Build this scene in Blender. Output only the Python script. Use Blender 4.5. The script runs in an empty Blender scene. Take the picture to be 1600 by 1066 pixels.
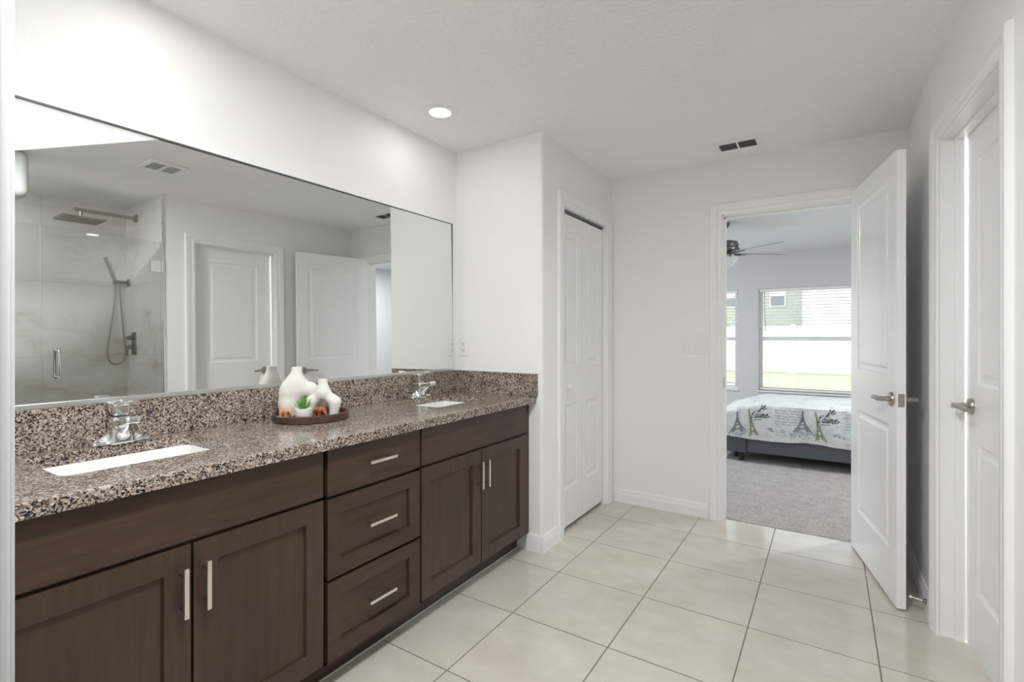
import bpy, bmesh, math, random
import numpy as np
from mathutils import Vector, Matrix, noise

scene = bpy.context.scene
COL = scene.collection
random.seed(7)

# ------------------------------------------------------------------ camera, world, lights, exposure
cam_data = bpy.data.cameras.new('camera')
cam = bpy.data.objects.new('camera', cam_data)
COL.objects.link(cam)
cam.location = (2.03, 0.0, 1.26)
cam.rotation_euler = (math.pi / 2, 0, 0.572)
cam_data.sensor_width = 36.0
cam_data.lens = 770.0 / 1600.0 * 36.0
cam_data.shift_y = -9.0 / 1600.0
cam_data.clip_start = 0.02
cam_data.clip_end = 200
scene.camera = cam

scene.view_settings.view_transform = 'Standard'
scene.view_settings.look = 'None'
scene.view_settings.gamma = 1.0
scene.view_settings.use_curve_mapping = False
scene.view_settings.exposure = 0.15
scene.cycles.max_bounces = 14
scene.cycles.diffuse_bounces = 8
scene.cycles.glossy_bounces = 8
scene.cycles.transparent_max_bounces = 24
scene.cycles.blur_glossy = 0.2
scene.cycles.sample_clamp_indirect = 6.0

world = bpy.data.worlds.new('sky')
scene.world = world
world.use_nodes = True
wn = world.node_tree
for n in list(wn.nodes):
    wn.nodes.remove(n)
wo = wn.nodes.new('ShaderNodeOutputWorld')
wb = wn.nodes.new('ShaderNodeBackground')
wb.inputs['Color'].default_value = (0.86, 0.93, 1.0, 1)
wb.inputs['Strength'].default_value = 2.5
wn.links.new(wb.outputs[0], wo.inputs[0])

VANITY_LIGHT_W = 0.85
ENTRY_FILL_W = 36.0
REAR_FILL_W = 3.0
SHOWER_FILL_W = 5.0
CLOSET_LIGHT_W = 55.0
BEDROOM_FILL_W = 37.0
LIGHT_COL = (0.975, 0.99, 1.0)


def lamp_disc(name, loc, size, watts, parent=None, color=LIGHT_COL, spread=math.pi):
    d = bpy.data.lights.new(name, 'AREA')
    d.shape = 'DISK'
    d.size = size
    d.energy = watts
    d.color = color
    d.spread = spread
    o = bpy.data.objects.new(name, d)
    COL.objects.link(o)
    o.location = loc
    if parent is not None:
        o.parent = parent
    return o


# ------------------------------------------------------------------ room dimensions (metres)
CE = 2.44            # ceiling
RX = 2.41            # right wall
FY = 3.58            # far wall
NY = 2.49            # niche end wall beside the vanity
BX = 0.635           # closet wall
NEARY = 0.155        # near wall, room side
SX = 3.23            # shower back wall
SY = 1.80            # shower side wall
SLANT = Matrix.Translation((RX, 2.80, 0)) @ Matrix.Rotation(.07, 4, 'Z') @ Matrix.Translation((-RX, -2.80, 0))   # the wall with the right door runs a little askew
SHX = 2.475          # shower front
BYF, BYB = 3.64, 7.88  # bedroom front / back wall
BXL, BXR = -1.9, 4.3   # bedroom side walls

# ------------------------------------------------------------------ material helpers
MATS = {}


def new_mat(name):
    m = bpy.data.materials.new(name)
    m.use_nodes = True
    nt = m.node_tree
    for n in list(nt.nodes):
        nt.nodes.remove(n)
    out = nt.nodes.new('ShaderNodeOutputMaterial')
    b = nt.nodes.new('ShaderNodeBsdfPrincipled')
    nt.links.new(b.outputs[0], out.inputs[0])
    MATS[name] = m
    return m, nt, b, out


def N(nt, kind, **kw):
    n = nt.nodes.new(kind)
    for k, v in kw.items():
        if k in n.inputs.keys() if hasattr(n.inputs, 'keys') else False:
            n.inputs[k].default_value = v
        else:
            setattr(n, k, v)
    return n


def coords(nt, scale=(1, 1, 1), loc=(0, 0, 0), rot=(0, 0, 0)):
    tc = nt.nodes.new('ShaderNodeTexCoord')
    mp = nt.nodes.new('ShaderNodeMapping')
    mp.inputs['Scale'].default_value = scale
    mp.inputs['Location'].default_value = loc
    mp.inputs['Rotation'].default_value = rot
    nt.links.new(tc.outputs['Object'], mp.inputs['Vector'])
    return mp.outputs['Vector']


def ntex(nt, vec, scale, detail=2.0, rough=0.5, dist=0.0):
    t = nt.nodes.new('ShaderNodeTexNoise')
    t.inputs['Scale'].default_value = scale
    t.inputs['Detail'].default_value = detail
    t.inputs['Roughness'].default_value = rough
    t.inputs['Distortion'].default_value = dist
    nt.links.new(vec, t.inputs['Vector'])
    return t.outputs['Fac']


def ramp(nt, fac, stops, interp='LINEAR'):
    r = nt.nodes.new('ShaderNodeValToRGB')
    r.color_ramp.interpolation = interp
    els = r.color_ramp.elements
    while len(els) < len(stops):
        els.new(0.5)
    for e, (p, c) in zip(els, stops):
        e.position = p
        e.color = (*c, 1) if len(c) == 3 else c
    nt.links.new(fac, r.inputs['Fac'])
    return r.outputs['Color']


def bump(nt, b, height, strength=0.2, dist=0.01):
    n = nt.nodes.new('ShaderNodeBump')
    n.inputs['Strength'].default_value = strength
    n.inputs['Distance'].default_value = dist
    nt.links.new(height, n.inputs['Height'])
    nt.links.new(n.outputs['Normal'], b.inputs['Normal'])


def mix(nt, fac, a, c, blend='MIX'):
    m = nt.nodes.new('ShaderNodeMix')
    m.data_type = 'RGBA'
    m.blend_type = blend
    for s, v in ((m.inputs['Factor'], fac), (m.inputs['A'], a), (m.inputs['B'], c)):
        if hasattr(v, 'is_linked'):
            nt.links.new(v, s)
        elif isinstance(v, (int, float)):
            s.default_value = v
        else:
            s.default_value = (*v, 1)
    return m.outputs['Result']


def flat(name, col, rough=0.5, metal=0.0, spec=0.5, coat=0.0):
    m, nt, b, out = new_mat(name)
    b.inputs['Base Color'].default_value = (*col, 1)
    b.inputs['Roughness'].default_value = rough
    b.inputs['Metallic'].default_value = metal
    b.inputs['Specular IOR Level'].default_value = spec
    b.inputs['Coat Weight'].default_value = coat
    return m


def paint(name, col, rough, scale, strength, dist=0.004):
    m, nt, b, out = new_mat(name)
    v = coords(nt)
    b.inputs['Base Color'].default_value = (*col, 1)
    b.inputs['Roughness'].default_value = rough
    b.inputs['Specular IOR Level'].default_value = 0.35
    h = ntex(nt, v, scale, 3.0, 0.55)
    bump(nt, b, h, strength, dist)
    return m


def glass_mat(name, tint, base_reflect):
    m, nt, b, out = new_mat(name)
    nt.nodes.remove(b)
    tr = nt.nodes.new('ShaderNodeBsdfTransparent')
    tr.inputs['Color'].default_value = (*tint, 1)
    gl = nt.nodes.new('ShaderNodeBsdfGlossy')
    gl.inputs['Roughness'].default_value = 0.0
    fr = nt.nodes.new('ShaderNodeFresnel')
    fr.inputs['IOR'].default_value = base_reflect
    mx = nt.nodes.new('ShaderNodeMixShader')
    nt.links.new(fr.outputs[0], mx.inputs[0])
    nt.links.new(tr.outputs[0], mx.inputs[1])
    nt.links.new(gl.outputs[0], mx.inputs[2])
    nt.links.new(mx.outputs[0], out.inputs[0])
    return m


def emit(name, col, strength):
    m, nt, b, out = new_mat(name)
    b.inputs['Base Color'].default_value = (0.9, 0.9, 0.9, 1)
    b.inputs['Emission Color'].default_value = (*col, 1)
    b.inputs['Emission Strength'].default_value = strength
    return m


def make_materials():
    paint('wall_paint', (0.865, 0.862, 0.85), 0.55, 170, 0.22)
    paint('ceiling_paint', (0.90, 0.90, 0.90), 0.75, 45, 0.8, 0.008)
    paint('bedroom_paint', (0.67, 0.672, 0.68), 0.6, 170, 0.15)
    paint('bedroom_ceiling_paint', (0.80, 0.81, 0.82), 0.75, 60, 0.4, 0.006)
    flat('shaded_white_paint', (0.52, 0.535, 0.525), 0.4)  # white surfaces darkened: their shade is put into this colour
    flat('trim_paint', (0.87, 0.87, 0.865), 0.33)
    flat('door_paint', (0.89, 0.892, 0.89), 0.24)
    flat('plastic_white', (0.84, 0.84, 0.82), 0.35)
    flat('dark_gap', (0.02, 0.02, 0.02), 0.8)
    flat('vent_dark', (0.13, 0.13, 0.13), 0.7)
    flat('chrome', (0.86, 0.86, 0.87), 0.06, 1.0)
    flat('brushed_nickel', (0.44, 0.41, 0.375), 0.3, 1.0)
    flat('dark_nickel', (0.30, 0.28, 0.26), 0.32, 1.0)
    flat('satin_steel', (0.85, 0.80, 0.74), 0.28, 1.0)
    flat('aluminium', (0.72, 0.71, 0.69), 0.35, 1.0)
    flat('mirror_edge', (0.10, 0.10, 0.10), 0.4, 0.3)
    flat('ceramic', (0.80, 0.80, 0.785), 0.12, 0, 0.5, 0.4)
    flat('vase_white', (0.74, 0.72, 0.685), 0.75)
    flat('leaf_green', (0.13, 0.33, 0.07), 0.4)
    flat('leg_black', (0.02, 0.02, 0.022), 0.5)
    flat('fan_metal', (0.16, 0.155, 0.15), 0.35, 0.8)
    flat('fan_blade_paint', (0.33, 0.33, 0.34), 0.4)
    flat('bowl_glass', (0.75, 0.78, 0.74), 0.25)
    flat('vinyl_white', (0.90, 0.90, 0.89), 0.4)
    flat('blind_white', (0.88, 0.88, 0.87), 0.45)
    flat('caulk', (0.72, 0.70, 0.66), 0.6)
    flat('print_ink', (0.10, 0.115, 0.13), 0.85)
    flat('print_grey', (0.23, 0.27, 0.31), 0.85)
    flat('print_soft', (0.24, 0.285, 0.32), 0.85)
    flat('print_green', (0.27, 0.30, 0.22), 0.85)
    flat('sheet_white', (0.75, 0.77, 0.80), 0.85)
    flat('ceramic_pot', (0.82, 0.80, 0.76), 0.6)
    flat('rubber_white', (0.8, 0.8, 0.78), 0.6)
    emit('lamp_lens', (1.0, 0.98, 0.94), 9.0)
    glass_mat('shower_glass', (0.965, 0.975, 0.97), 1.5)
    glass_mat('window_glass', (0.97, 0.98, 0.98), 1.45)

    m, nt, b, out = new_mat('mirror_silver')
    b.inputs['Base Color'].default_value = (0.82, 0.835, 0.82, 1)
    b.inputs['Metallic'].default_value = 1.0
    b.inputs['Roughness'].default_value = 0.0

    # copper elephants
    for nm, c1, c2 in (('copper_light', (0.62, 0.30, 0.14), (0.85, 0.52, 0.30)),
                       ('copper_dark', (0.20, 0.06, 0.025), (0.42, 0.15, 0.06))):
        m, nt, b, out = new_mat(nm)
        v = coords(nt)
        c = ramp(nt, ntex(nt, v, 120, 2), [(0.35, c1), (0.65, c2)])
        nt.links.new(c, b.inputs['Base Color'])
        b.inputs['Roughness'].default_value = 0.35
        b.inputs['Metallic'].default_value = 0.25

    # floor tile with grout
    m, nt, b, out = new_mat('floor_tile')
    P = 0.4565
    v = coords(nt, (1, 1, 1), (-0.8215, -1.881, 0))
    br = nt.nodes.new('ShaderNodeTexBrick')
    br.offset = 0.0
    br.squash = 1.0
    br.inputs['Scale'].default_value = 1.0
    br.inputs['Brick Width'].default_value = P
    br.inputs['Row Height'].default_value = P
    br.inputs['Mortar Size'].default_value = 0.0028
    br.inputs['Mortar Smooth'].default_value = 0.1
    br.inputs['Bias'].default_value = 0.0
    br.inputs['Color1'].default_value = (0.66, 0.62, 0.565, 1)
    br.inputs['Color2'].default_value = (0.62, 0.585, 0.535, 1)
    br.inputs['Mortar'].default_value = (0.22, 0.19, 0.155, 1)
    nt.links.new(v, br.inputs['Vector'])
    v2 = coords(nt, (1, 1.6, 1))
    cl = ramp(nt, ntex(nt, v2, 4.5, 5, 0.6), [(0.3, (0.86, 0.85, 0.83)), (0.7, (1.0, 1.0, 1.0))])
    c = mix(nt, 1.0, br.outputs['Color'], cl, 'MULTIPLY')
    nt.links.new(c, b.inputs['Base Color'])
    rr = nt.nodes.new('ShaderNodeMapRange')
    rr.inputs['To Min'].default_value = 0.10
    rr.inputs['To Max'].default_value = 0.75
    nt.links.new(br.outputs['Fac'], rr.inputs['Value'])
    nt.links.new(rr.outputs[0], b.inputs['Roughness'])
    inv = nt.nodes.new('ShaderNodeMath')
    inv.operation = 'SUBTRACT'
    inv.inputs[0].default_value = 1.0
    nt.links.new(br.outputs['Fac'], inv.inputs[1])
    b.inputs['Specular IOR Level'].default_value = 0.65
    bump(nt, b, inv.outputs[0], 0.35, 0.002)

    # carpet
    m, nt, b, out = new_mat('carpet_pile')
    v = coords(nt)
    n1 = ntex(nt, v, 75, 4, 0.75)
    n2 = ntex(nt, v, 9, 4, 0.6)
    c1 = ramp(nt, n1, [(0.3, (0.33, 0.315, 0.295)), (0.7, (0.60, 0.575, 0.54))])
    c2 = ramp(nt, n2, [(0.35, (0.82, 0.82, 0.82)), (0.65, (1, 1, 1))])
    nt.links.new(mix(nt, 1.0, c1, c2, 'MULTIPLY'), b.inputs['Base Color'])
    b.inputs['Roughness'].default_value = 0.95
    b.inputs['Specular IOR Level'].default_value = 0.1
    bump(nt, b, n1, 0.8, 0.01)

    # granite
    m, nt, b, out = new_mat('granite')
    v = coords(nt)
    wn_ = nt.nodes.new('ShaderNodeTexNoise')
    wn_.inputs['Scale'].default_value = 60
    wn_.inputs['Detail'].default_value = 2
    nt.links.new(v, wn_.inputs['Vector'])
    ad = nt.nodes.new('ShaderNodeMix')
    ad.data_type = 'VECTOR'
    ad.inputs['Factor'].default_value = 0.018
    nt.links.new(v, ad.inputs['A'])
    nt.links.new(wn_.outputs['Color'], ad.inputs['B'])
    vo = nt.nodes.new('ShaderNodeTexVoronoi')
    vo.inputs['Scale'].default_value = 240
    nt.links.new(ad.outputs['Result'], vo.inputs['Vector'])
    sep = nt.nodes.new('ShaderNodeSeparateColor')
    nt.links.new(vo.outputs['Color'], sep.inputs['Color'])
    big = ntex(nt, v, 16, 3, 0.6)
    sm = nt.nodes.new('ShaderNodeMath')
    sm.operation = 'MULTIPLY_ADD'
    nt.links.new(big, sm.inputs[0])
    sm.inputs[1].default_value = 0.55
    nt.links.new(sep.outputs['Red'], sm.inputs[2])
    sb = nt.nodes.new('ShaderNodeMath')
    sb.operation = 'SUBTRACT'
    nt.links.new(sm.outputs[0], sb.inputs[0])
    sb.inputs[1].default_value = 0.23
    c = ramp(nt, sb.outputs[0], [
        (0.0, (0.018, 0.017, 0.018)), (0.22, (0.075, 0.062, 0.054)), (0.36, (0.18, 0.138, 0.112)),
        (0.50, (0.31, 0.245, 0.203)), (0.66, (0.43, 0.35, 0.295)), (0.82, (0.29, 0.27, 0.257)),
        (0.92, (0.55, 0.475, 0.41))], 'CONSTANT')
    fine = ramp(nt, ntex(nt, v, 420, 2), [(0.3, (0.72, 0.72, 0.72)), (0.7, (1.12, 1.1, 1.08))])
    nt.links.new(mix(nt, 1.0, c, fine, 'MULTIPLY'), b.inputs['Base Color'])
    b.inputs['Roughness'].default_value = 0.16
    b.inputs['Coat Weight'].default_value = 0.25
    b.inputs['Coat Roughness'].default_value = 0.06

    # espresso wood (grain runs along local axis given by the scale)
    for nm, sc in (('wood_horizontal', (14, 1.2, 14)), ('wood_vertical', (14, 14, 1.2))):
        m, nt, b, out = new_mat(nm)
        v = coords(nt, sc)
        g = ntex(nt, v, 3.2, 6, 0.65, 0.4)
        v2 = coords(nt)
        p = ntex(nt, v2, 3.0, 3, 0.5)
        c1 = ramp(nt, g, [(0.28, (0.036, 0.0195, 0.0135)), (0.72, (0.066, 0.037, 0.026))])
        c2 = ramp(nt, p, [(0.3, (0.78, 0.76, 0.75)), (0.7, (1.15, 1.12, 1.1))])
        nt.links.new(mix(nt, 1.0, c1, c2, 'MULTIPLY'), b.inputs['Base Color'])
        b.inputs['Roughness'].default_value = 0.36
        b.inputs['Specular IOR Level'].default_value = 0.5
        bump(nt, b, g, 0.05, 0.002)

    # dark tray wood
    m, nt, b, out = new_mat('tray_wood')
    v = coords(nt, (6, 30, 6))
    g = ntex(nt, v, 4, 5, 0.6, 0.6)
    nt.links.new(ramp(nt, g, [(0.3, (0.035, 0.02, 0.013)), (0.7, (0.10, 0.05, 0.03))]), b.inputs['Base Color'])
    b.inputs['Roughness'].default_value = 0.4

    # shower wall tile: white marble look with beige veins and joints
    m, nt, b, out = new_mat('marble_tile')
    v = coords(nt, (1, 1, 1.0))
    vs = coords(nt, (0.7, 0.7, 1.5), (0.3, 0.1, 0.6))
    f1 = ntex(nt, vs, 1.6, 8, 0.62, 1.3)
    veins = ramp(nt, f1, [(0.45, (0, 0, 0)), (0.488, (0.45, 0.45, 0.45)), (0.50, (1, 1, 1)), (0.512, (0.45, 0.45, 0.45)), (0.55, (0, 0, 0))])
    f2 = ntex(nt, v, 1.1, 4, 0.6)
    mask = ramp(nt, f2, [(0.50, (0, 0, 0)), (0.66, (0.85, 0.85, 0.85))])
    k = mix(nt, 1.0, mix(nt, 0.65, veins, (0, 0, 0)), mask, 'MULTIPLY')
    vz = coords(nt, (1.0, 1.0, 1.0), (0.4, 0.2, 0.0))
    wv = nt.nodes.new('ShaderNodeTexNoise')
    wv.inputs['Scale'].default_value = 1.3
    wv.inputs['Detail'].default_value = 7
    wv.inputs['Roughness'].default_value = 0.6
    nt.links.new(vz, wv.inputs['Vector'])
    sz = nt.nodes.new('ShaderNodeSeparateXYZ')
    nt.links.new(v, sz.inputs[0])

    def math_(op, a_, b_):
        q = nt.nodes.new('ShaderNodeMath'); q.operation = op
        for i_, x_ in enumerate((a_, b_)):
            if hasattr(x_, 'is_linked'):
                nt.links.new(x_, q.inputs[i_])
            else:
                q.inputs[i_].default_value = x_
        return q.outputs[0]
    wob = math_('MULTIPLY', math_('SUBTRACT', wv.outputs['Fac'], 0.5), 1.1)
    for zc in (1.34, 1.18, 0.86):
        dz = math_('ABSOLUTE', math_('SUBTRACT', math_('ADD', sz.outputs['Z'], math_('MULTIPLY', wob, 0.7 + 0.3 * zc)), zc), 0.0)
        soft = ramp(nt, math_('MULTIPLY', dz, 6.0), [(0.0, (0.85, 0.85, 0.85)), (0.07, (0.5, 0.5, 0.5)), (0.6, (0, 0, 0))])
        br_ = ramp(nt, ntex(nt, vs, 2.4, 5, 0.65), [(0.40, (0, 0, 0)), (0.62, (1, 1, 1))])
        k = mix(nt, 1.0, k, mix(nt, 1.0, soft, br_, 'MULTIPLY'), 'SCREEN')
    c = mix(nt, k, (0.82, 0.81, 0.79), (0.50, 0.43, 0.35))
    sepx = nt.nodes.new('ShaderNodeSeparateXYZ')
    nt.links.new(v, sepx.inputs[0])

    def joint(sock, period, off):
        a1 = nt.nodes.new('ShaderNodeMath'); a1.operation = 'ADD'; a1.inputs[1].default_value = off
        nt.links.new(sock, a1.inputs[0])
        a2 = nt.nodes.new('ShaderNodeMath'); a2.operation = 'PINGPONG'; a2.inputs[1].default_value = period / 2
        nt.links.new(a1.outputs[0], a2.inputs[0])
        a3 = nt.nodes.new('ShaderNodeMath'); a3.operation = 'LESS_THAN'; a3.inputs[1].default_value = 0.0016
        nt.links.new(a2.outputs[0], a3.inputs[0])
        return a3.outputs[0]
    j1 = joint(sepx.outputs['Z'], 0.6, 0.05)
    hsum = nt.nodes.new('ShaderNodeMath'); hsum.operation = 'ADD'
    nt.links.new(sepx.outputs['X'], hsum.inputs[0]); nt.links.new(sepx.outputs['Y'], hsum.inputs[1])
    j2 = joint(hsum.outputs[0], 1.2, 0.33)
    jm = nt.nodes.new('ShaderNodeMath'); jm.operation = 'MAXIMUM'
    nt.links.new(j1, jm.inputs[0]); nt.links.new(j2, jm.inputs[1])
    c = mix(nt, jm.outputs[0], c, (0.60, 0.585, 0.55))
    nt.links.new(c, b.inputs['Base Color'])
    b.inputs['Roughness'].default_value = 0.14

    # bed fabric
    m, nt, b, out = new_mat('bed_fabric')
    v = coords(nt)
    n1 = ntex(nt, v, 300, 2, 0.6)
    nt.links.new(ramp(nt, n1, [(0.3, (0.085, 0.095, 0.11)), (0.7, (0.145, 0.16, 0.18))]), b.inputs['Base Color'])
    b.inputs['Roughness'].default_value = 0.9
    bump(nt, b, n1, 0.3, 0.003)

    # duvet cover: pale mint-white cloth with soft grey printed smudges and rows of faint print
    m, nt, b, out = new_mat('duvet_cloth')
    v = coords(nt)
    s1 = ntex(nt, v, 5.5, 6, 0.72, 0.6)
    smud = ramp(nt, s1, [(0.52, (0, 0, 0)), (0.66, (0.55, 0.55, 0.55))])
    vr = coords(nt, (7, 40, 40))
    s2 = ntex(nt, vr, 2.0, 5, 0.7, 0.2)
    rows = ramp(nt, s2, [(0.55, (0, 0, 0)), (0.66, (0.6, 0.6, 0.6))])
    k = mix(nt, 1.0, smud, rows, 'SCREEN')
    c = mix(nt, k, (0.76, 0.79, 0.79), (0.33, 0.375, 0.41))
    nt.links.new(c, b.inputs['Base Color'])
    b.inputs['Roughness'].default_value = 0.85
    bump(nt, b, ntex(nt, v, 22, 3), 0.25, 0.02)

    # outdoors
    m, nt, b, out = new_mat('grass')
    v = coords(nt)
    g1 = ntex(nt, v, 1.2, 5, 0.7)
    nt.links.new(ramp(nt, g1, [(0.3, (0.42, 0.48, 0.27)), (0.7, (0.54, 0.58, 0.36))]), b.inputs['Base Color'])
    b.inputs['Roughness'].default_value = 0.9
    for nm, col in (('siding_grey', (0.52, 0.52, 0.49)), ('siding_cream', (0.80, 0.77, 0.70))):
        m, nt, b, out = new_mat(nm)
        v = coords(nt)
        w = nt.nodes.new('ShaderNodeTexWave')
        w.wave_type = 'BANDS'; w.bands_direction = 'Z'; w.wave_profile = 'SAW'
        w.inputs['Scale'].default_value = 1.1
        nt.links.new(v, w.inputs['Vector'])
        b.inputs['Base Color'].default_value = (*col, 1)
        b.inputs['Roughness'].default_value = 0.7
        bump(nt, b, w.outputs['Fac'], 0.3, 0.03)
    flat('house_glass', (0.22, 0.25, 0.27), 0.15)
    flat('shrub_leaf', (0.42, 0.45, 0.16), 0.7)
    flat('roof_grey', (0.3, 0.29, 0.28), 0.9)


make_materials()

# ------------------------------------------------------------------ geometry helpers


def gmat(o):
    m = o.matrix_basis.copy()
    while o.parent is not None:
        o = o.parent
        m = o.matrix_basis @ m
    return m


def finish(bm, name, mat, parent=None, smooth=None):
    """Link the bmesh (world coordinates) as ONE mesh object, parented when asked."""
    me = bpy.data.meshes.new(name)
    bmesh.ops.recalc_face_normals(bm, faces=bm.faces[:])
    if parent is not None:
        bm.transform(gmat(parent).inverted())
    bm.to_mesh(me)
    bm.free()
    mats = mat if isinstance(mat, (list, tuple)) else [mat]
    for mm in mats:
        me.materials.append(MATS[mm])
    if smooth is not None:
        me.shade_smooth()
        me.set_sharp_from_angle(angle=math.radians(smooth))
    o = bpy.data.objects.new(name, me)
    COL.objects.link(o)
    if parent is not None:
        o.parent = parent
    return o


def tag(o, label, cat, group=None, kind=None):
    o['label'] = label
    o['category'] = cat
    if group:
        o['group'] = group
    if kind:
        o['kind'] = kind
    return o


def thing(name, label, cat, loc=(0, 0, 0), rotz=0.0, group=None, kind=None):
    o = bpy.data.objects.new(name, None)
    o.empty_display_size = 0.1
    COL.objects.link(o)
    o.location = loc
    o.rotation_euler = (0, 0, rotz)
    return tag(o, label, cat, group, kind)


def struct(bm, name, mat, label, cat, smooth=None):
    return tag(finish(bm, name, mat, None, smooth), label, cat, None, 'structure')


def copy_tree(o, parent=None):
    c = o.copy()
    COL.objects.link(c)
    c.parent = parent
    for ch in list(o.children):
        copy_tree(ch, c)
    return c


def B():
    return bmesh.new()


def box(bm, x0, x1, y0, y1, z0, z1, bev=0.0, seg=2, M=None):
    t = bmesh.new()
    bmesh.ops.create_cube(t, size=1.0)
    sx, sy, sz = abs(x1 - x0), abs(y1 - y0), abs(z1 - z0)
    for v in t.verts:
        v.co = Vector((v.co.x * sx + (x0 + x1) / 2, v.co.y * sy + (y0 + y1) / 2, v.co.z * sz + (z0 + z1) / 2))
    if bev > 0:
        bmesh.ops.bevel(t, geom=t.edges[:], offset=min(bev, 0.49 * min(sx, sy, sz)), segments=seg, profile=0.5, affect='EDGES')
    if M is not None:
        t.transform(M)
    merge(bm, t)
    return bm


def merge(bm, t):
    me = bpy.data.meshes.new('tmp')
    t.to_mesh(me)
    t.free()
    bm.from_mesh(me)
    bpy.data.meshes.remove(me)


def frame_of(d):
    d = d.normalized()
    up = Vector((0, 0, 1)) if abs(d.z) < 0.95 else Vector((1, 0, 0))
    a = d.cross(up).normalized()
    return a, a.cross(d).normalized()


def tube(bm, pts, r, seg=12, caps=True):
    pts = [Vector(p) for p in pts]
    rs = r if isinstance(r, (list, tuple)) else [r] * len(pts)
    rings = []
    a = None
    for i, p in enumerate(pts):
        d = (pts[min(i + 1, len(pts) - 1)] - pts[max(i - 1, 0)])
        if a is None:
            a, b2 = frame_of(d)
        else:
            dn = d.normalized()
            a = (a - dn * a.dot(dn)).normalized()
            b2 = a.cross(dn).normalized()
        rings.append([bm.verts.new(p + (a * math.cos(2 * math.pi * k / seg) + b2 * math.sin(2 * math.pi * k / seg)) * rs[i]) for k in range(seg)])
    for i in range(len(rings) - 1):
        for k in range(seg):
            bm.faces.new((rings[i][k], rings[i][(k + 1) % seg], rings[i + 1][(k + 1) % seg], rings[i + 1][k]))
    if caps:
        bm.faces.new(rings[0][::-1])
        bm.faces.new(rings[-1])
    return bm


def lathe(bm, prof, c, seg=40, axis='z'):
    """prof: (radius, height) pairs, closed with fans where radius is 0."""
    c = Vector(c)

    def pt(r, h, k):
        a = 2 * math.pi * k / seg
        if axis == 'z':
            return c + Vector((r * math.cos(a), r * math.sin(a), h))
        if axis == 'x':
            return c + Vector((h, r * math.cos(a), r * math.sin(a)))
        return c + Vector((r * math.cos(a), h, r * math.sin(a)))
    rows = []
    for r, h in prof:
        if r < 1e-6:
            rows.append([bm.verts.new(pt(0, h, 0))])
        else:
            rows.append([bm.verts.new(pt(r, h, k)) for k in range(seg)])
    for a, b2 in zip(rows, rows[1:]):
        for k in range(seg):
            k2 = (k + 1) % seg
            if len(a) == 1 and len(b2) == 1:
                continue
            if len(a) == 1:
                bm.faces.new((a[0], b2[k], b2[k2]))
            elif len(b2) == 1:
                bm.faces.new((a[k], a[k2], b2[0]))
            else:
                bm.faces.new((a[k], a[k2], b2[k2], b2[k]))
    return bm


def prism(bm, poly, z0, z1):
    lo = [bm.verts.new((x, y, z0)) for x, y in poly]
    hi = [bm.verts.new((x, y, z1)) for x, y in poly]
    n = len(poly)
    bm.faces.new(lo[::-1])
    bm.faces.new(hi)
    for i in range(n):
        bm.faces.new((lo[i], lo[(i + 1) % n], hi[(i + 1) % n], hi[i]))
    return bm


def quad(bm, *ps):
    return bm.faces.new([bm.verts.new(p) for p in ps])


def smooth_path(pts, n=6):
    pts = [Vector(p) for p in pts]
    out = []
    for i in range(len(pts) - 1):
        p0, p1, p2, p3 = pts[max(i - 1, 0)], pts[i], pts[i + 1], pts[min(i + 2, len(pts) - 1)]
        for k in range(n):
            t = k / n
            out.append(0.5 * ((2 * p1) + (p2 - p0) * t + (2 * p0 - 5 * p1 + 4 * p2 - p3) * t * t + (3 * p1 - p0 - 3 * p2 + p3) * t ** 3))
    out.append(pts[-1])
    return out


def slab(bm, W, H, T, panels, ring, M, back=True):
    """A door leaf: x 0..W, z 0..H, front at y=0, back at y=T, panels [(x0,x1,z0,z1)] with nested rings [(inset, depth)]."""
    t = bmesh.new()
    xs = sorted({0, W, *[round(p[0], 5) for p in panels], *[round(p[1], 5) for p in panels]})
    zs = sorted({0, H, *[round(p[2], 5) for p in panels], *[round(p[3], 5) for p in panels]})
    key = {(round(p[0], 5), round(p[1], 5), round(p[2], 5), round(p[3], 5)) for p in panels}

    def side(y, s):
        for i in range(len(xs) - 1):
            for j in range(len(zs) - 1):
                x0, x1, z0, z1 = xs[i], xs[i + 1], zs[j], zs[j + 1]
                if (x0, x1, z0, z1) in key:
                    prev = None
                    for ins, dep in [(0, 0)] + list(ring):
                        cur = [Vector((x0 + ins, y + s * dep, z0 + ins)), Vector((x1 - ins, y + s * dep, z0 + ins)),
                               Vector((x1 - ins, y + s * dep, z1 - ins)), Vector((x0 + ins, y + s * dep, z1 - ins))]
                        if prev:
                            for k in range(4):
                                quad(t, prev[k], prev[(k + 1) % 4], cur[(k + 1) % 4], cur[k])
                        prev = cur
                    quad(t, *prev)
                else:
                    quad(t, (x0, y, z0), (x1, y, z0), (x1, y, z1), (x0, y, z1))
    side(0.0, 1)
    if back:
        side(T, -1)
    else:
        quad(t, (0, T, 0), (W, T, 0), (W, T, H), (0, T, H))
    for a, b2 in zip(xs, xs[1:]):
        quad(t, (a, 0, 0), (b2, 0, 0), (b2, T, 0), (a, T, 0))
        quad(t, (a, 0, H), (b2, 0, H), (b2, T, H), (a, T, H))
    for a, b2 in zip(zs, zs[1:]):
        quad(t, (0, 0, a), (0, 0, b2), (0, T, b2), (0, T, a))
        quad(t, (W, 0, a), (W, 0, b2), (W, T, b2), (W, T, a))
    bmesh.ops.remove_doubles(t, verts=t.verts[:], dist=1e-5)
    bmesh.ops.recalc_face_normals(t, faces=t.faces[:])
    t.transform(M)
    merge(bm, t)
    return bm


def rot_frame(origin, xdir, ydir=None):
    """Matrix whose local x runs along xdir (horizontal), local z is up."""
    x = Vector(xdir).normalized()
    z = Vector((0, 0, 1))
    y = z.cross(x)
    m = Matrix((x, y, z)).transposed().to_4x4()
    m.translation = Vector(origin)
    return m


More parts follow.
